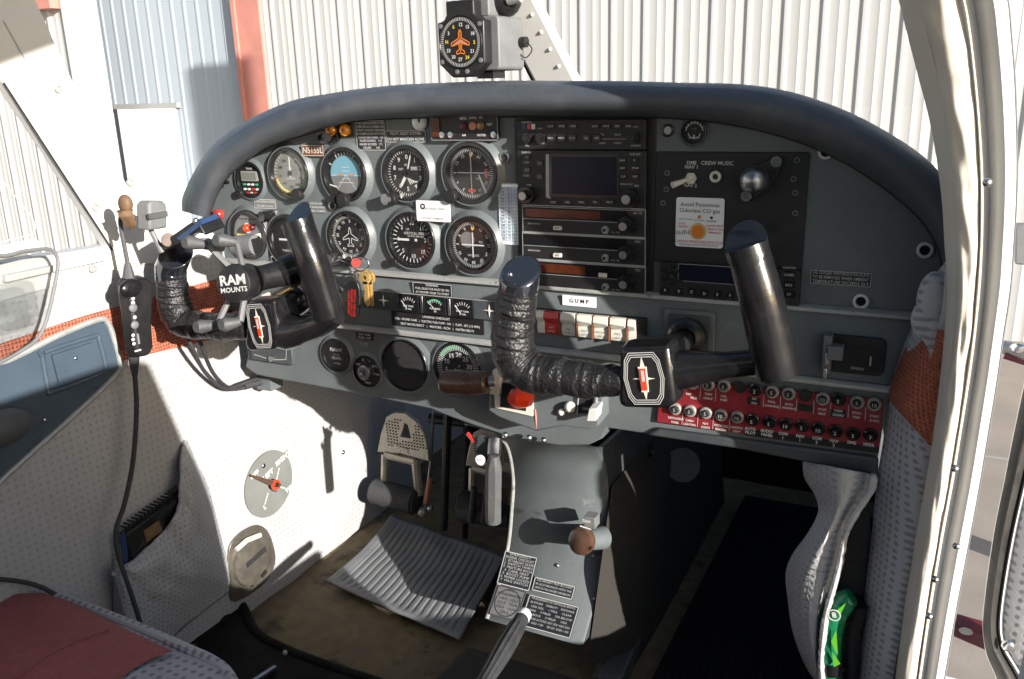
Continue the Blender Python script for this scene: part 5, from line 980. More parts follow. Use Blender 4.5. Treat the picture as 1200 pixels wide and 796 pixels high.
conplac('largest dark placard with columns of figures above the console foot', [(620, 696), (679, 707), (672, 751), (613, 733)], 'placard_navy', ['VFR REQUIREMENTS IN CONTROLLED AIRSPACE', 'ALTITUDE    VISIBILITY    DISTANCE', '1200 AGL     1 MILE     CLEAR', '10000     3 MILES     500 BELOW', 'ABOVE     5 MILES     1000', 'VFR CRUISE ALTITUDES  EAST ODD  WEST EVEN', '0-179  ODD + 500     180-359  EVEN + 500'], .0052)
# rudder trim knob
pt, nn, up = con(681, 632)
o = thing('trim_knob', 'round brown trim knob on a grey stalk on the console', 'trim knob', pt)
k0 = onY(681, 634, pt.y-.05); b = MB('brown_knob'); ax = Vector((-.25, -.9, .35)).normalized(); M = Matrix.Translation(k0) @ ax.to_track_quat('Z', 'Y').to_matrix().to_4x4(); b.T = M; b.lathe([(0, .008), (.014, .0075), (.020, .004), (.0215, -.002), (.019, -.010), (0, -.012)], seg=32); b.build('knob', o, world=True)
b = MB('panel_grey'); b.cyl(k0-ax*.008, k0-ax*.05+Vector((.005, 0, .004)), .015, .018, 20); b.box(*(k0+Vector((.006, .028, .022))), .018, .02, .018, 'mount_grey'); b.build('stalk', o, world=True, bevel=.001)
b = MB('ink'); b.T = Matrix.Translation(onY(690, 613, k0.y+.018)) @ Matrix.Rotation(math.pi/2-.3, 4, 'X'); b.text('TRIM', 0, .004, .006, .012, 'ink'); b.bar(-.009, -.004, .009, -.006, .0018, .012); b.build('marking', o, world=True)
for q in ((655, 661), (697, 650), (706, 678), (698, 700)): b = MB('steel'); r_ = con(*q); b.ball(r_[0]+Vector((0, -.001, 0)), .003); b.build('screw', cs, world=True)
# flap lever
o = thing('flap_lever', 'ribbed black flap lever with a white button at its tip', 'lever', onZ(565, 796, -.80))
tip, bot_ = onY(612, 724, -.16), onY(560, 812, -.30)
b = MB('rubber'); P = [tip.lerp(bot_, t_) for t_ in [i/30 for i in range(31)]]; b.tube(P, [.009+.0025*math.sin(math.pi*min(1, i/24)) for i in range(31)], 36, fn=lambda i, k, p: 1+(.07 if k % 3 == 0 else -.03)*(3 < i < 28), m='rubber'); b.build('grip', o, world=True)
b = MB('card'); d = (tip-bot_).normalized(); b.tube([tip-d*.002, tip+d*.008, tip+d*.012], [.0095, .0095, .007], 20); b.build('release_button', o, world=True)
b = MB('steel'); b.cyl(bot_, bot_-d*.1, .009); b.build('rod', o, world=True)
# parking brake handle
o = thing('brake_handle', 'grey ribbed brake handle hanging left of the console', 'brake handle', onY(580, 520, -.02))
P = [onY(579, 534, -.03).lerp(onY(578, 612, -.03), i/20) for i in range(21)]
b = MB('rubber_grey'); b.tube(P, [.0075+.004*min(1, i/4) for i in range(21)], 28, fn=lambda i, k, p: 1+(.08 if k % 4 == 0 else -.03)*(1 < i < 19)); b.build('grip', o, world=True, bevel=.001)
b = MB('steel'); b.tube([onY(580, 516, -.015), P[0]], [.010, .0095], 16); b.build('collar', o, world=True)
b = MB('panel_dark'); q = [onY(x, y, -.02) for x, y in ((560, 512), (574, 518), (573, 545), (558, 530))]; b.hull2(q, [p+Vector((0, .01, 0)) for p in q]); b.build('bracket', o, world=True)
b = MB('card'); p = onY(563.5, 539, -.032); b.T = Matrix.Translation(p) @ Matrix.Rotation(math.pi/2, 4, 'X'); b.lathe([(.0078, 0), (.0078, .002), (0, .0022)], seg=20); b.text('PARK', 0, .001, .004, .0026, 'ink_dim'); b.build('round_label', o, world=True)
b = MB('rust'); b.tube([onY(548, 508, -.01), onY(556, 518, -.015)], .003, 8, 'red'); b.build('warning_flag', o, world=True)
# ------------------------------------------------------------------ rudder pedals
def pedal(label, yy, sc, T, ox, oy):
    """traced at the left pedal; other pedal reuses the outline"""
    def q(px, py, dy=0.): return onY(T[0]+(px-470)*sc+ox, T[1]+(py-545)*sc+oy, yy+dy)
    o = thing('rudder_pedal', label, 'rudder pedal', q(470, 608), group=None)
    O = [(442, 530), (446, 508), (452, 488), (462, 483), (475, 484), (488, 494), (497, 508), (502, 528), (503, 541), (490, 538), (470, 532)]
    P = [q(*c) for c in O]; b = MB('pedal_metal'); b.hull2(P, [p+Vector((0, .008, 0)) for p in P]); b.build('toe_plate', o, world=True, bevel=.002)
    P2 = [q(*c, -.001) for c in ((469, 512), (474, 497), (477, 498), (481, 514))]; h = MB('black_matte'); h.hull2(P2, [p+Vector((0, .002, 0)) for p in P2])
    for r_ in range(10):
        for c in range(14):
            x, y = 452+c*3.4+r_*.4, 490+r_*3.5+c*.6
            if 467 < x < 484 and 493 < y < 517: continue
            if (x < 450+max(0, 500-y)*.25) or x > 488+(y-490)*.32 or y > 522+(x-450)*.14 or (x < 461 and y < 494) or (x > 480 and y < 491+(x-480)*.9): continue
            a_ = q(x, y, -.001); s = .0011*sc; h.box(a_.x, a_.y, a_.z, s*1.9, .002, s*1.9)
    h.build('perforation', o, world=True)
    t_ = MB('bone'); a_ = q(470, 527, -.0015); t_.T = Matrix.Translation(a_) @ Matrix.Rotation(math.pi/2, 4, 'X') @ Matrix.Rotation(-.17, 4, 'Z'); t_.text('PIPER', 0, 0, .014*sc, .0005, 'bone', bold=.04); t_.build('lettering', o, world=True)
    b = MB('pedal_metal'); b.tube([q(452, 532, .004), q(451, 570, .0)], .009*sc, 8); b.tube([q(487, 538, .004), q(491, 580, .0)], .009*sc, 8); b.tube([q(452, 532, .004), q(470, 537, .004), q(488, 541, .004)], .009*sc, 8); b.build('frame', o, world=True)
    b = MB('rubber'); A_, B_ = q(437, 575, -.01), q(489, 589, -.01); P = [A_.lerp(B_, i/60) for i in range(61)]; b.tube(P, [.0255*sc*(1 if 2 < i < 58 else .86)*(1+.035*(i % 2)) for i in range(61)], 28, m='rubber'); b.build('foot_bar', o, world=True, bevel=0, angle=20)
    b = MB('steel'); b.tube([q(508, 482, .02), q(505, 540, .01), q(498, 600, -.01)], .003, 8); b.tube([q(504, 560, .005), q(499, 590, -.01)], .0055, 8, 'rust'); b.ball(q(495, 600, -.012), .010, 'pedal_metal'); b.ball(q(504, 596, -.01), .007, 'steel'); b.build('linkage', o, world=True); return o
pedal('left rudder pedal with perforated toe plate and ribbed rubber bar in sunlight', .30, 1., (470, 545), 0, 0)
pedal('shaded rudder pedal with rubber bar half hidden behind the brake handle', .26, .92, (470, 545), 101, 10+5)
b = MB('rubber')
for i in range(3): b.tube([onY(556+i*15, 572, .22), onY(552+i*15, 612, .22)], .006, 10)
b.tube([onY(540, 600, .24), onY(600, 606, .24)], .02, 16); solo(b, 'pedal_boot', 'black ribbed rubber boot under the shaded pedal', 'boot', (0, 0, 0))
b = MB('black'); b.tube([onY(525, 480, .3), onY(520, 620, .3)], .008, 10); b.tube([onY(548, 490, .33), onY(545, 630, .33)], .006, 10); b.tube([onY(505, 490, .42), onY(600, 500, .42)], .012, 10); solo(b, 'pedal_linkage_tubes', 'dark control tubes behind the rudder pedals', 'control tubes', (0, 0, 0))
# ------------------------------------------------------------------ floor mat, floor trim
mt = thing('floor_mat', 'ribbed grey rubber mat lying below the left rudder pedals', 'floor mat', (-.8, .15, FZ))
c00, c01, c11, c10 = onZ(383, 684, -.855), onZ(459, 606, -.852), onZ(592, 655, -.853), onZ(538, 752, -.855)
rows = []; NU, NV = 120, 24
for j in range(NV+1):
    v = j/NV; row = []
    for i in range(NU+1):
        u = i/NU; p = c00.lerp(c10, u).lerp(c01.lerp(c11, u), v); inb = .05 < u < .95 and .06 < v < .95
        z = -.862+.008+(.012*max(0, v-.6)**1.5)+(.02*max(0, .2-u)**1.3)+(.0015 if inb and (i % 6) in (1, 2, 3) else (0 if inb else .0025)); row.append((p.x+.01*math.sin(v*3.1)*(1-u), p.y, z+.003*noise.noise(Vector((u*5, v*4, 1)))))
    rows.append(row)
b = MB('mat_grey'); b.grid(rows); b.build('ribbed_sheet', mt, world=True, solid=.004, angle=25)
b = MB('foot_black'); T_ = [onZ(x, y, -.85) for x, y in ((262, 735), (268, 712), (276, 700), (284, 712), (300, 742), (330, 760), (380, 780), (440, 800), (520, 830))]
T2 = catmull(T_, 6); b.tube(T2, .009, 10, fn=lambda i, k, p: 1); b.grid([[p+Vector((0, -.01, .004)), p+Vector((-.01, -.10, .006))] for p in T2]); tr = solo(b, 'floor_trim', 'dark moulded trim curving round the front of the carpet', 'floor trim', (0, 0, 0), angle=60)
o = thing('seat_rail', 'short steel seat rail in front of the left seat', 'seat rail', onZ(306, 790, -.86)); b = MB('steel'); b.tube([onZ(322, 783, -.84), onZ(296, 800, -.83)], .005, 8); b.build('rail', o, world=True); b = MB('steel'); b.tube([onZ(306, 776, -.85), onZ(276, 800, -.85)], .003, 8); b.build('guide_rod', o, world=True); b = MB('trim_silver'); b.ball(onZ(334, 765, -.835), .004); b.build('screw', o, world=True)
b = MB('footwell_shade'); b.box(-.165, .18, FZ+.008, .31, 1.1, .008)  # enlarged mat whose near-black colour stands in for the footwell's shade
for i in range(26): b.box(-.31+i*.0115, .18, FZ+.014, .005, 1.06, .004)
solo(b, 'floor_mat', 'rubber mat coloured near black to imitate shade in the right footwell', 'floor mat', (0, 0, 0))
b = MB('panel_dark'); b.hull2([onZ(700, 796, -.83), onZ(730, 796, -.83), onZ(800, 620, -.83), onZ(775, 620, -.83)], [onZ(690, 796, -.88), onZ(740, 796, -.88), onZ(812, 620, -.88), onZ(765, 620, -.88)]); fo = solo(b, 'floor_rail', 'dark metal rail with small studs along the right side of the tunnel', 'rail', (0, 0, 0), bevel=.004)
b = MB('panel_dark'); b.cyl(onY(800, 545, .35), onY(800, 545, .37), .03, seg=28, m='mount_grey'); b.tube([onY(760, 520, .3), onY(742, 640, .3)], .008, 10, 'black'); b.tube(catmull([onY(765, 530, .28), onY(740, 555, .28), onY(722, 562, .25)], 5), .004, 8, 'black'); solo(b, 'under_panel_ducting', 'dim duct and tubes under the right side of the panel', 'duct', (0, 0, 0))
# ------------------------------------------------------------------ left seat
se = thing('seat', 'red and grey upholstered seat cushion in the lower left corner', 'seat', (-.85, -.6, -.72))
ZS = -.62
def sp(px, py, z=ZS): return onZ(px, py, z)
E_ = [(-60, 668), (0, 684), (40, 694), (80, 706), (130, 724), (180, 744), (220, 762), (250, 776), (268, 792), (285, 830), (300, 900)]
e = catmull([sp(*q) for q in E_], 5)
def seatz(p, d): return ZS+.012*(1-math.exp(-d*18))
rows = []; inner = Vector((-.93, -.95, ZS))
for k in range(15):
    t_ = k/14; row = []
    for p in e:
        q = p.lerp(Vector((p.x*.0-.9, -1.15, ZS)), t_*.9); d = (q-p).length; row.append(Vector((q.x, q.y, seatz(q, d)+.004*noise.noise(q*7))))
    rows.append(row)
b = MB('vinyl_seat'); b.grid(rows, flip=True); side = [[p+Vector((0, .004, -.002)) for p in e], [p+Vector((.01, .018, -.03)) for p in e], [p+Vector((.008, .015, -.10)) for p in e], [p+Vector((0, .0, -.13)) for p in e]]; b.grid(side); b.build('cushion', se, world=True, angle=60)
b = MB('vinyl_seat'); b.tube([p+Vector((0, 0, .001)) for p in e], .0065, 10, fn=lambda i, k, p: 1); b.build('piping', se, world=True)
R1 = [(-120, 704), (-60, 702), (0, 700), (52, 700), (80, 709), (112, 724), (160, 748), (204, 769), (178, 778), (156, 790), (138, 806), (120, 840), (60, 850), (0, 850), (-60, 850), (-120, 850), (-120, 780)]
P = [sp(*q, ZS+.0035) for q in R1]
ins = [P[i_].lerp(P[(i_+1) % len(P)], k_/4) for i_ in range(len(P)) for k_ in range(4)]; cc_ = sum(ins, Vector())/len(ins); b = MB('cloth_red'); rr_ = []
for k, (f, dz) in enumerate(((1., -.001), (.97, .002), (.9, .004), (.7, .006), (.4, .007), (0., .007))): rr_.append([cc_+(p-cc_)*f+Vector((0, 0, dz+seatz(p, .2)-ZS-.005+.002*noise.noise(p*9*f))) for p in ins+[ins[0]]])
b.grid(rr_); b.build('insert', se, world=True, angle=80)
b = MB('cloth_red'); b.tube(catmull([sp(*q, ZS+.0175) for q in ((20, 796), (60, 766), (108, 744), (128, 736))], 6), .0022, 6, 'cloth_red'); b.build('seam', se, world=True)
b = MB('rubber'); b.tube(catmull([onX(-25, 678, -1.0), onX(20, 681, -1.0), onX(50, 689, -.99), onX(80, 706, -.98), onX(104, 722, -.97)], 6), .003, 8); solo(b, 'loose_cable', 'short black cable running behind the seat cushion', 'cable', (0, 0, 0))
# ------------------------------------------------------------------ map pocket and binder on the side wall
o = thing('map_pocket', 'gathered grey vinyl pocket sagging on the left side wall', 'pocket', onX(200, 760, WX))
def wl_(px, py, d=0.): return onX(px, py, WX+d)
A_ = [(217, 518), (214, 540), (213, 572), (210, 598), (196, 622), (178, 640), (156, 660), (142, 668), (134, 672)]
B_ = [(219, 516), (232, 545), (246, 580), (257, 625), (268, 665), (271, 690), (240, 716), (205, 745), (165, 800)]
A_ = catmull([(*q, 0) for q in A_], 6); B_ = catmull([(*q, 0) for q in B_], 6); rows = []; N_ = len(A_)
for j in range(25):
    v = j/24; row = []
    for i in range(N_):
        u = i/(N_-1); q = A_[i].lerp(B_[i], v); bul = .036*math.sin(math.pi*min(1, v*.62+.38))**.7*min(1, u*5)*(1-v**6)
        fold = .0045*math.sin(u*44+2.6*math.sin(v*3+u*5))*math.exp(-v*2.6)*min(1, u*4)+.010*noise.noise(Vector((u*4, v*4, 5)))*min(1, u*3)*(1-v**4)+.004*noise.noise(Vector((u*14, v*5, 5)))
        row.append(wl_(q.x, q.y, max(.001, bul+fold)))
    rows.append(row)
b = MB('vinyl_cloth'); b.grid(rows); b.build('gathered_front', o, world=True, solid=.003, angle=80)
b = MB('vinyl_cloth'); b.tube([rows[0][i] for i in range(N_)], .0042, 8, fn=lambda i, k, p: 1+.3*noise.noise(p*150)); b.build('elastic_hem', o, world=True)
b = MB('vinyl_cloth'); rows2 = []
for j in range(7):
    v = j/6; rows2.append([wl_(134+v*(-2)+u_*.0+ (x-134), y, .006+.02*math.sin(math.pi*u2)) for x, y, u_, u2 in ((134, 655+v*110, 0, 0), (150, 662+v*105, 0, .5), (172, 668+v*110, 0, 1))])
b.grid(rows2); b.build('lower_flap', o, world=True, solid=.003, angle=80)
o = thing('checklist_binder', 'black ring-bound binder with clear sleeves stuck in the wall pocket', 'binder', wl_(170, 660, .01))
q = [wl_(140, 624, .010), wl_(210, 574, .010), wl_(214, 610, .010), wl_(150, 665, .010)]
b = MB('black'); b.hull2([p+Vector((.014, 0, 0)) for p in q], q); b.build('cover', o, world=True, bevel=.0015)
b = MB('acrylic'); q2 = [wl_(148, 628, .025), wl_(207, 584, .025), wl_(209, 604, .025), wl_(154, 652, .025)]; b.hull2([p+Vector((.001, 0, 0)) for p in q2], q2); b.build('sleeve', o, world=True)
b = MB('black_gloss')
for i in range(16): p = wl_(141, 623, .014).lerp(wl_(210, 573, .014), (i+.5)/16); b.tube([p+Vector((-.006, 0, -.006)), p+Vector((.006, 0, -.002)), p+Vector((.008, .0, .006)), p+Vector((-.004, 0, .006))], .0018, 6)
b.build('ring_binding', o, world=True)
b = MB('blue_parts_sheen'); q3 = [wl_(140, 627, .026), wl_(146, 623, .026), wl_(150, 658, .026), wl_(145, 662, .026)]; b.hull2([p+Vector((.001, 0, 0)) for p in q3], q3, 'blue_parts_sheen'); q3 = [wl_(168, 622, .0262), wl_(186, 610, .0262), wl_(190, 622, .0262), wl_(172, 636, .0262)]; b.hull2([p+Vector((.0008, 0, 0)) for p in q3], q3, 'bronze'); q3 = [wl_(160, 655, .0265), wl_(194, 630, .0265), wl_(196, 636, .0265), wl_(164, 661, .0265)]; b.hull2([p+Vector((.0008, 0, 0)) for p in q3], q3, 'brass'); b.build('page_tabs', o, world=True)
# ------------------------------------------------------------------ compass on the strip
o = thing('compass', 'black vertical card compass with orange aeroplane hanging from the windshield strip', 'compass', onY(545, 50, .03), PANEL_ROT)
o.rotation_euler = (math.pi/2, 0, R(-4)); inv = WM(o).inverted()
kk = (onY(545, 49, .03).z-onY(545, 51, .03).z)/2; w_ = 56*kx(545, 50)*1.03; h_ = 80*kk; dp = .075
Fp = [(-.5, .33), (-.36, .36), (-.30, .44), (-.30, .66), (.30, .66), (.30, .44), (.38, .36), (.5, .33), (.5, -.34), (.22, -.56), (-.22, -.56), (-.5, -.34)]
b = MB('black'); b.prism([(x*w_, y*h_*.92) for x, y in Fp][::-1], -.010, .010); b.build('face_plate', o, bevel=.002)
b = MB('mount_grey'); b.rrect(.012, -.002, w_*.95, h_*.80, .006, -dp, -.010, 'mount_grey'); b.rrect(.010, h_*.5, w_*.62, h_*.26, .003, -dp*.9, -.010, 'mount_grey'); b.build('case', o, bevel=.002)
b = MB('dial_black'); rd = w_*.44; b.lathe([(rd*1.06, .010), (rd*1.03, .012), (rd, .0105)], seg=48, m='black_gloss'); b.disc(0, 0, .0105, rd); b.build('dial', o)
b = MB('ink'); b.T = Matrix.Translation((0, 0, .0108)); ticks(b, rd*.84, rd*.97, 0, 355, 72, .0008); 
for i, t in enumerate(['12', '15', '18', 'S', '21', '24', '27', '30', '33', 'N', '3', '6']):
    a = R(3+30*i); b.text({'12': '12'}.get(t, t), math.sin(a)*rd*.68, math.cos(a)*rd*.68, rd*.2, .0003, 'yellow' if t in ('S', 'N', '24', '6') else 'ink', bold=.02)
b.build('markings', o)
b = MB('orange'); b.T = Matrix.Translation((0, 0, .0112)); PL = [(0, .5), (.07, .38), (.07, .16), (.44, -.02), (.44, -.14), (.07, -.05), (.05, -.28), (.2, -.36), (.2, -.46), (0, -.42)]
b.line([(x*rd, y*rd) for x, y in PL]+[(-x*rd, y*rd) for x, y in PL[::-1]], .0014, .0003, 'orange', True); b.bar(0, rd*.5, 0, -rd*.42, .0010, .0004, 'orange'); b.poly([(-rd*.4, -rd*.1, .0002), (0, rd*.14, .0002), (rd*.4, -rd*.1, .0002), (0, -rd*.04, .0002)][::-1], 'post_red'); b.build('aeroplane_mark', o)
for x, y in ((-.42, .27), (.42, .27), (-.42, -.30), (.42, -.30), (-.1, -.47), (.12, -.47)): b = MB('mount_grey'); b.lathe([(.003, .010), (.003, .0115), (0, .0118)], (x*w_, y*h_*.92, 0), 12, 'mount_grey'); b.build('screw', o)
b = MB('black'); b.box(.02, -h_*.46, -.03, w_*.35, h_*.16, .03); b.cyl((.01, h_*.55, -.04), (.034, h_*.66, -.06), .017, .015); b.ball((.036, h_*.62, -.045), .022, 'black'); b.cyl((.05, h_*.60, -.03), (.068, h_*.63, -.03), .007, m='trim_silver'); b.cyl((.034, h_*.6, -.05), (.03, h_*.9, -.02), .012); b.build('bracket', o)
b = MB('black'); b.cyl((w_*.5+.012, -.0, -dp+.01), (w_*.5+.02, 0, -dp+.01), .007); b.tube(catmull([(w_*.5+.02, 0, -dp+.01), (w_*.5+.028, -.01, -dp+.01), (w_*.5+.018, -.02, -dp+.01), (w_*.5+.006, -.012, -dp+.01)], 5), .0008, 6); b.build('lamp_wire', o)
# ------------------------------------------------------------------ right side: upholstery, jamb, door
def loft(cols, m, name, parent, nseg=6, bulge=None, **k):
    """cols: list of pixel polylines [(px, py), ...] of equal length, each with its distance Y (or list)"""
    rows = []
    for pts, y in cols: rows.append(catmull([onY(q[0], q[1], y[i] if isinstance(y, (list, tuple)) else y) for i, q in enumerate(pts)], nseg))
    b = MB(m); b.grid(rows); return b.build(name, parent, world=True, **k)
rs_ = thing('right_side_trim', 'perforated vinyl trim with orange band beside the door opening on the right', 'side trim', onY(1030, 790, -.1))
cl = [(1092, 330), (1082, 362), (1062, 402), (1048, 445), (1040, 500), (1030, 560), (1022, 640), (1012, 720), (996, 830)]
cr = [(1116, 300), (1112, 360), (1108, 400), (1102, 445), (1094, 510), (1084, 570), (1070, 650), (1058, 730), (1040, 830)]
def mixc(a, b_, t): return [lerp(p, q, t) for p, q in zip(a, b_)]
def trimy(t, y): return (-.018-.095*t)*(1 if y < 400 else max(.5, 1-(y-400)/400))-.012*math.sin(math.pi*t)
colz = [(mixc(cl, cr, t), [trimy(t, lerp(q_, r__, t)[1]) for q_, r__ in zip(cl, cr)]) for t in (0, .15, .35, .55, .75, 1)]
colz[0] = (colz[0][0], [-.012]*len(cl))
loft(colz, 'vinyl_side', 'vinyl_panel', rs_, solid=.004, angle=80)
ob = [([(1085, 372), (1078, 382), (1066, 402), (1054, 428), (1045, 452), (1043, 468)], [trimy(.05, y_)-.004 for y_ in (372, 382, 402, 428, 452, 468)]), ([(1092, 382), (1088, 392), (1080, 410), (1072, 440), (1064, 470), (1062, 490)], [trimy(.45, y_)-.006 for y_ in (382, 392, 410, 440, 470, 490)]), ([(1107, 388), (1106, 402), (1103, 430), (1099, 460), (1095, 490), (1091, 522)], [trimy(1, y_)-.005 for y_ in (388, 402, 430, 460, 490, 522)])]
loft(ob, 'cloth_orange', 'cloth_band', rs_, solid=.003, angle=80)
b = MB('vinyl_side')
for px, py, r_, sc_ in ((1093, 350, .018, (.8, .5, 1.5)), (1083, 374, .012, (1, .5, 1.6)), (1096, 384, .014, (.9, .5, 1.6)), (1102, 402, .010, (.8, .5, 1.4))): b.ball(onY(px, py, -.095), r_, sc=sc_, seg=20)
b.build('padded_edge', rs_, world=True, angle=80)
for q in ((1093, 322), (1092, 332), (1088, 342)): b = MB('chrome'); b.ball(onY(*q, -.08), .004); b.build('snap_button', rs_, world=True)
# pocket with flask
o = thing('side_pocket', 'sagging grey vinyl pocket hanging open in the right footwell', 'pocket', onY(960, 790, -.06))
cA = [(942, 541), (944, 560), (956, 580), (960, 600), (948, 625), (930, 650), (922, 672), (924, 700), (930, 740), (945, 780), (965, 810)]
cB = [(1024, 556), (1022, 572), (1012, 588), (1000, 606), (990, 630), (984, 660), (976, 690), (968, 720), (964, 750), (962, 780), (966, 815)]
cols = []
for k in range(13):
    t = k/12; L_ = mixc(cA, cB, t); cols.append((L_, [.03-.075*math.sin(math.pi*(t*.75+.05))-.0035*math.sin(t*13+i*.6)*min(1, i/3)-.0012*math.sin(t*34+i) for i in range(len(cA))]))
loft(cols, 'vinyl_cloth', 'vinyl_sheet', o, 5, solid=.003, angle=80)
b = MB('vinyl_cloth'); cb_ = catmull([onY(q[0], q[1], -.05) for q in cB], 6); b.tube(cb_, .004, 8, fn=lambda i, k, p: 1+.35*noise.noise(p*140)); b.build('elastic_hem', o, world=True)
b = MB('black_matte'); b.hull2([onY(x, y, -.005) for x, y in ((1000, 600), (1018, 600), (1024, 640), (1016, 800), (960, 800), (964, 730), (980, 670))], [onY(x, y, .0) for x, y in ((1000, 600), (1018, 600), (1024, 640), (1016, 800), (960, 800), (964, 730), (980, 670))]); b.build('inner_lining', o, world=True)
o = thing('flask', 'glossy green and black patterned flask tucked in the right side pocket', 'flask', onY(975, 780, -.03))
b = MB('flask_green'); P = catmull([onY(x, y, -.035) for x, y in ((998, 700), (988, 706), (978, 722), (973, 745), (972, 772), (974, 800))], 6); b.tube(P, [.010+.004*min(1, i/6) for i in range(len(P))], 24, m='flask_green'); b.build('body', o, world=True)
b = MB('black_gloss'); P2 = catmull([onY(x, y, -.022) for x, y in ((1004, 705), (998, 722), (994, 745), (994, 775), (992, 800))], 5); b.tube(P2, .015, 16, 'black_gloss'); b.build('handle', o, world=True)
b = MB('black_gloss'); p0, p1 = onY(974, 772, -.035), onY(975, 786, -.035); b.tube([p0, p1], .0150, 24); b.build('cap_band', o, world=True)
b = MB('lime')
for pts in ([(980, 716), (992, 706), (984, 722)], [(974, 752), (980, 738), (982, 768), (977, 760)], [(975, 764), (985, 778), (977, 782)]): q = [onY(x, y, -.052) for x, y in pts]; b.poly([tuple(p) for p in q])
M = Matrix.Translation(onY(977.5, 721, -.0525)) @ Matrix.Rotation(math.pi/2, 4, 'X'); b.T = M; b.lathe([(.0075, 0), (.0075, .0006), (.0063, .0006), (.0063, 0)], seg=28, m='ink'); b.text('8', 0, 0, .010, .0004, 'ink', rot=.3, bold=.03); b.build('emblem', o, world=True)
# jamb
jb = thing('door_jamb', 'white metal door jamb with cream welt running the full height on the right', 'door jamb', onY(1080, 796, -.2))
c0 = [(1040, -40), (1053, 0), (1063, 40), (1076, 90), (1089, 140), (1098, 190), (1104, 240), (1107, 290), (1110, 340), (1106, 400), (1101, 450), (1094, 510), (1084, 570), (1072, 640), (1058, 720), (1047, 796), (1040, 840)]
c1 = [(1064, -40), (1076, 0), (1086, 40), (1098, 90), (1107, 140), (1114, 190), (1118, 240), (1121, 290), (1121, 340), (1117, 400), (1110, 450), (1103, 510), (1093, 570), (1081, 640), (1068, 720), (1055, 796), (1048, 840)]
c2 = [(1110, -40), (1124, 0), (1131, 40), (1138, 90), (1143, 140), (1146, 190), (1147, 240), (1146, 290), (1143, 340), (1137, 400), (1130, 450), (1121, 510), (1111, 570), (1098, 640), (1085, 720), (1074, 796), (1067, 840)]
c3 = [(1122, -40), (1134, 0), (1141, 40), (1146, 90), (1150, 140), (1153, 190), (1154, 240), (1153, 290), (1150, 340), (1144, 400), (1137, 450), (1127, 510), (1117, 570), (1104, 640), (1091, 720), (1080, 796), (1073, 840)]
c4 = [(1136, -40), (1148, 0), (1154, 40), (1159, 90), (1163, 140), (1165, 190), (1165, 240), (1163, 290), (1160, 340), (1153, 400), (1146, 450), (1137, 510), (1127, 570), (1114, 640), (1100, 720), (1088, 796), (1081, 840)]
c5 = [(1168, -40), (1180, 0), (1184, 40), (1188, 90), (1190, 140), (1191, 190), (1190, 240), (1187, 290), (1183, 340), (1174, 400), (1167, 450), (1157, 510), (1147, 570), (1134, 640), (1119, 720), (1106, 796), (1099, 840)]
yj = [-.263, -.253, -.243, -.230, -.218, -.206, -.195, -.183, -.172, -.156, -.138, -.118, -.100, -.086, -.078, -.072, -.07]
def yo(d): return [y+d for y in yj]
loft([(c0, yo(.022)), (mixc(c0, c1, .5), yo(.008)), (c1, yo(.0))], 'cream_vinyl', 'inner_flange', jb, 5, angle=80)
wv = []
for k in range(11):
    t = k/10; L_ = mixc(c1, c2, t); wv.append((L_, [y-.010*math.sin(math.pi*t)**.6+.0 for y in yj]))
b = MB('cream_vinyl'); rws = []
for pts, y in wv: rws.append([p+Vector((0, .0035*noise.noise(Vector((p.z*26, len(rws)*.3, 3)))+.0015*noise.noise(p*70), 0)) for p in catmull([onY(q[0], q[1], y[i]) for i, q in enumerate(pts)], 8)])
b.grid(rws); b.build('welt', jb, world=True, angle=80)
cw1, cw2 = mixc(c2, c3, .5), c3
loft([(c2, yo(.004)), (cw1, yo(-.004)), (c3, yo(.003))], 'cream_vinyl', 'welt_lip', jb, 5, angle=80)
loft([(c3, yo(.004)), (mixc(c3, c4, .45), yo(.009)), (c4, yo(.003)), (mixc(c4, c5, .15), yo(-.002)), (mixc(c4, c5, .5), yo(-.006)), (mixc(c4, c5, .9), yo(-.002)), (c5, yo(.012)), (mixc(c5, c5, 1), yo(.05))], 'white_metal', 'frame_channel', jb, 5, angle=50)
b = MB('seal'); b.tube(catmull([onY(q[0]+1.0, q[1], y+.016) for q, y in zip(c5, yj)], 6), .0008, 6, 'mount_grey'); b.build('outer_edge', jb, world=True)
for q, y in (((1157, 214), -.246), ((1119, 549), -.18), ((1096, 679), -.168), ((1121, 640), -.176), ((1089, 722), -.162)): b = MB('steel'); b.ball(onY(*q, y-.004), .0035); b.build('screw', jb, world=True)
# open door seen edge-on at the far right, hinge arms, latch
dr = thing('cabin_door', 'open cabin door edge with black rubber seal and perforated lining at the right border', 'door', onY(1190, 796, -.1))
d1 = [(1215, 395), (1203, 440), (1190, 500), (1178, 560), (1166, 620), (1157, 680), (1152, 730), (1156, 765), (1166, 790), (1180, 830)]
d2 = [(1225, 400), (1214, 440), (1203, 500), (1190, 560), (1178, 620), (1168, 680), (1162, 730), (1166, 762), (1176, 785), (1192, 820)]
d3 = [(1236, 400), (1228, 440), (1217, 500), (1203, 560), (1189, 620), (1178, 680), (1172, 730), (1176, 758), (1188, 780), (1204, 806)]
d4 = [(1320, 400), (1316, 440), (1310, 500), (1300, 560), (1290, 620), (1285, 680), (1285, 730), (1290, 758), (1300, 780), (1310, 806)]
ydd = -.02
loft([([(x-1, y) for x, y in d1], ydd+.05), (d1, ydd)], 'cream_vinyl', 'outer_edge', dr, 5, angle=80)
b = MB('seal'); rws = []
for k in range(7): t = k/6; rws.append(catmull([onY(q[0], q[1], ydd-.018*math.sin(math.pi*t)) for q in mixc(d1, d3, t*.9)], 6))
b.grid(rws); b.build('rubber_seal', dr, world=True, angle=80)
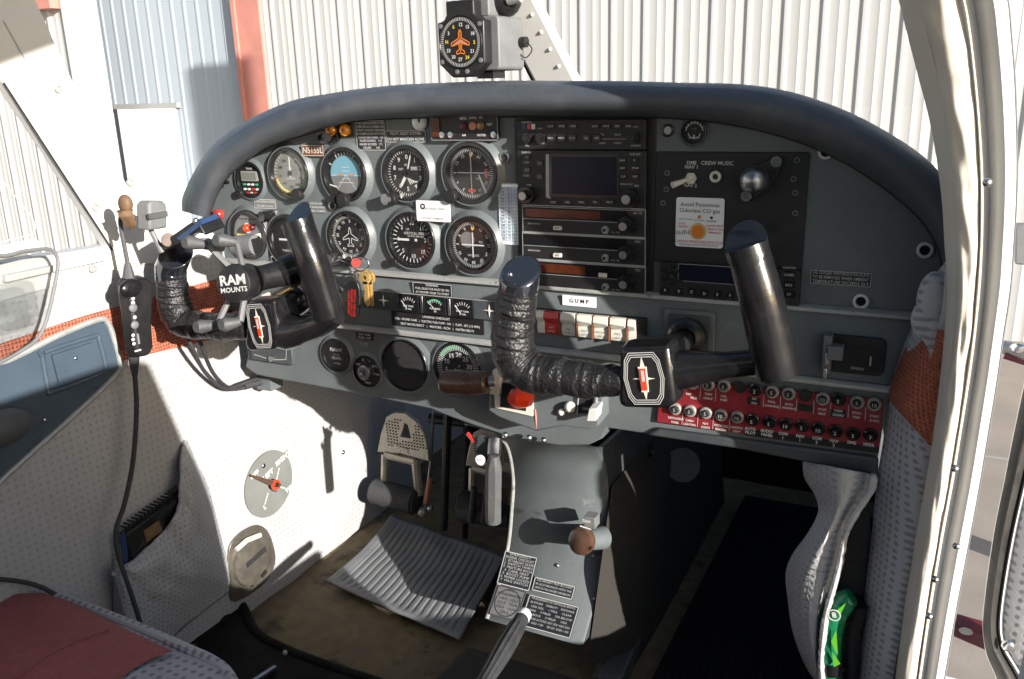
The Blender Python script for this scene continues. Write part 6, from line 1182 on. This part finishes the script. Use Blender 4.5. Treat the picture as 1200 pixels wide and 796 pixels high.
loft([(mixc(d1, d3, .85), ydd), (mixc(d1, d3, .95), ydd-.008), (d3, ydd-.010), ([(x+3, y) for x, y in d3], ydd-.008)], 'white_metal', 'inner_rim', dr, 5, angle=60)
loft([([(x+3, y) for x, y in d3], ydd-.006), ([(x+10, y) for x, y in d3], ydd-.012), (d4, ydd-.012)], 'vinyl_door', 'lining', dr, 5, angle=80)
b = MB('chrome'); b.ball(onY(1181, 757, ydd-.018), .007, sc=(1, .5, 1)); b.build('snap_button', dr, world=True)
p0, p1 = onY(1118, 740, .02), onY(1160, 756, .02)
o = thing('door_stay', 'dark red hinge arm between the jamb and the door bottom', 'hinge', p0); b = MB('maroon'); b.hull2([p0+Vector((0, 0, .008)), p1+Vector((0, 0, .012)), p1-Vector((0, 0, .010)), p0-Vector((0, 0, .008))], [p+Vector((0, .02, .006)) for p in (p0+Vector((0, 0, .008)), p1+Vector((0, 0, .012)), p1-Vector((0, 0, .010)), p0-Vector((0, 0, .008)))]); b.build('arm', o, world=True, bevel=.002)
b = MB('trim_silver'); b.ball(p0+Vector((.012, -.004, .006)), .006, sc=(1.3, .6, .7)); b.build('rivet', o, world=True)
p0, p1 = onY(1172, 409, .02), onY(1204, 418, .02)
o = thing('door_latch', 'steel latch arm with dark end beside the jamb at mid height', 'latch', p0); b = MB('steel'); b.tube([p0+Vector((.0, 0, .003)), p1+Vector((0, 0, .002))], [.007, .009], 10); b.tube([p0+Vector((.004, -.004, -.006)), p1+Vector((0, -.004, -.006))], .0035, 8, 'maroon'); b.build('arm', o, world=True); b = MB('chrome'); b.ball(p0+Vector((.016, -.006, .004)), .007, sc=(1.2, .7, .8)); b.build('bolt', o, world=True)
o = thing('quarter_light_catch', 'small dark block beyond the jamb at the right border', 'catch', onY(1196, 288, .02)); b = MB('mount_grey'); q = [onY(x, y, .02) for x, y in ((1190, 264), (1210, 264), (1210, 312), (1189, 310))]; b.hull2(q, [p+Vector((0, .02, 0)) for p in q]); b.build('body', o, world=True, bevel=.002)
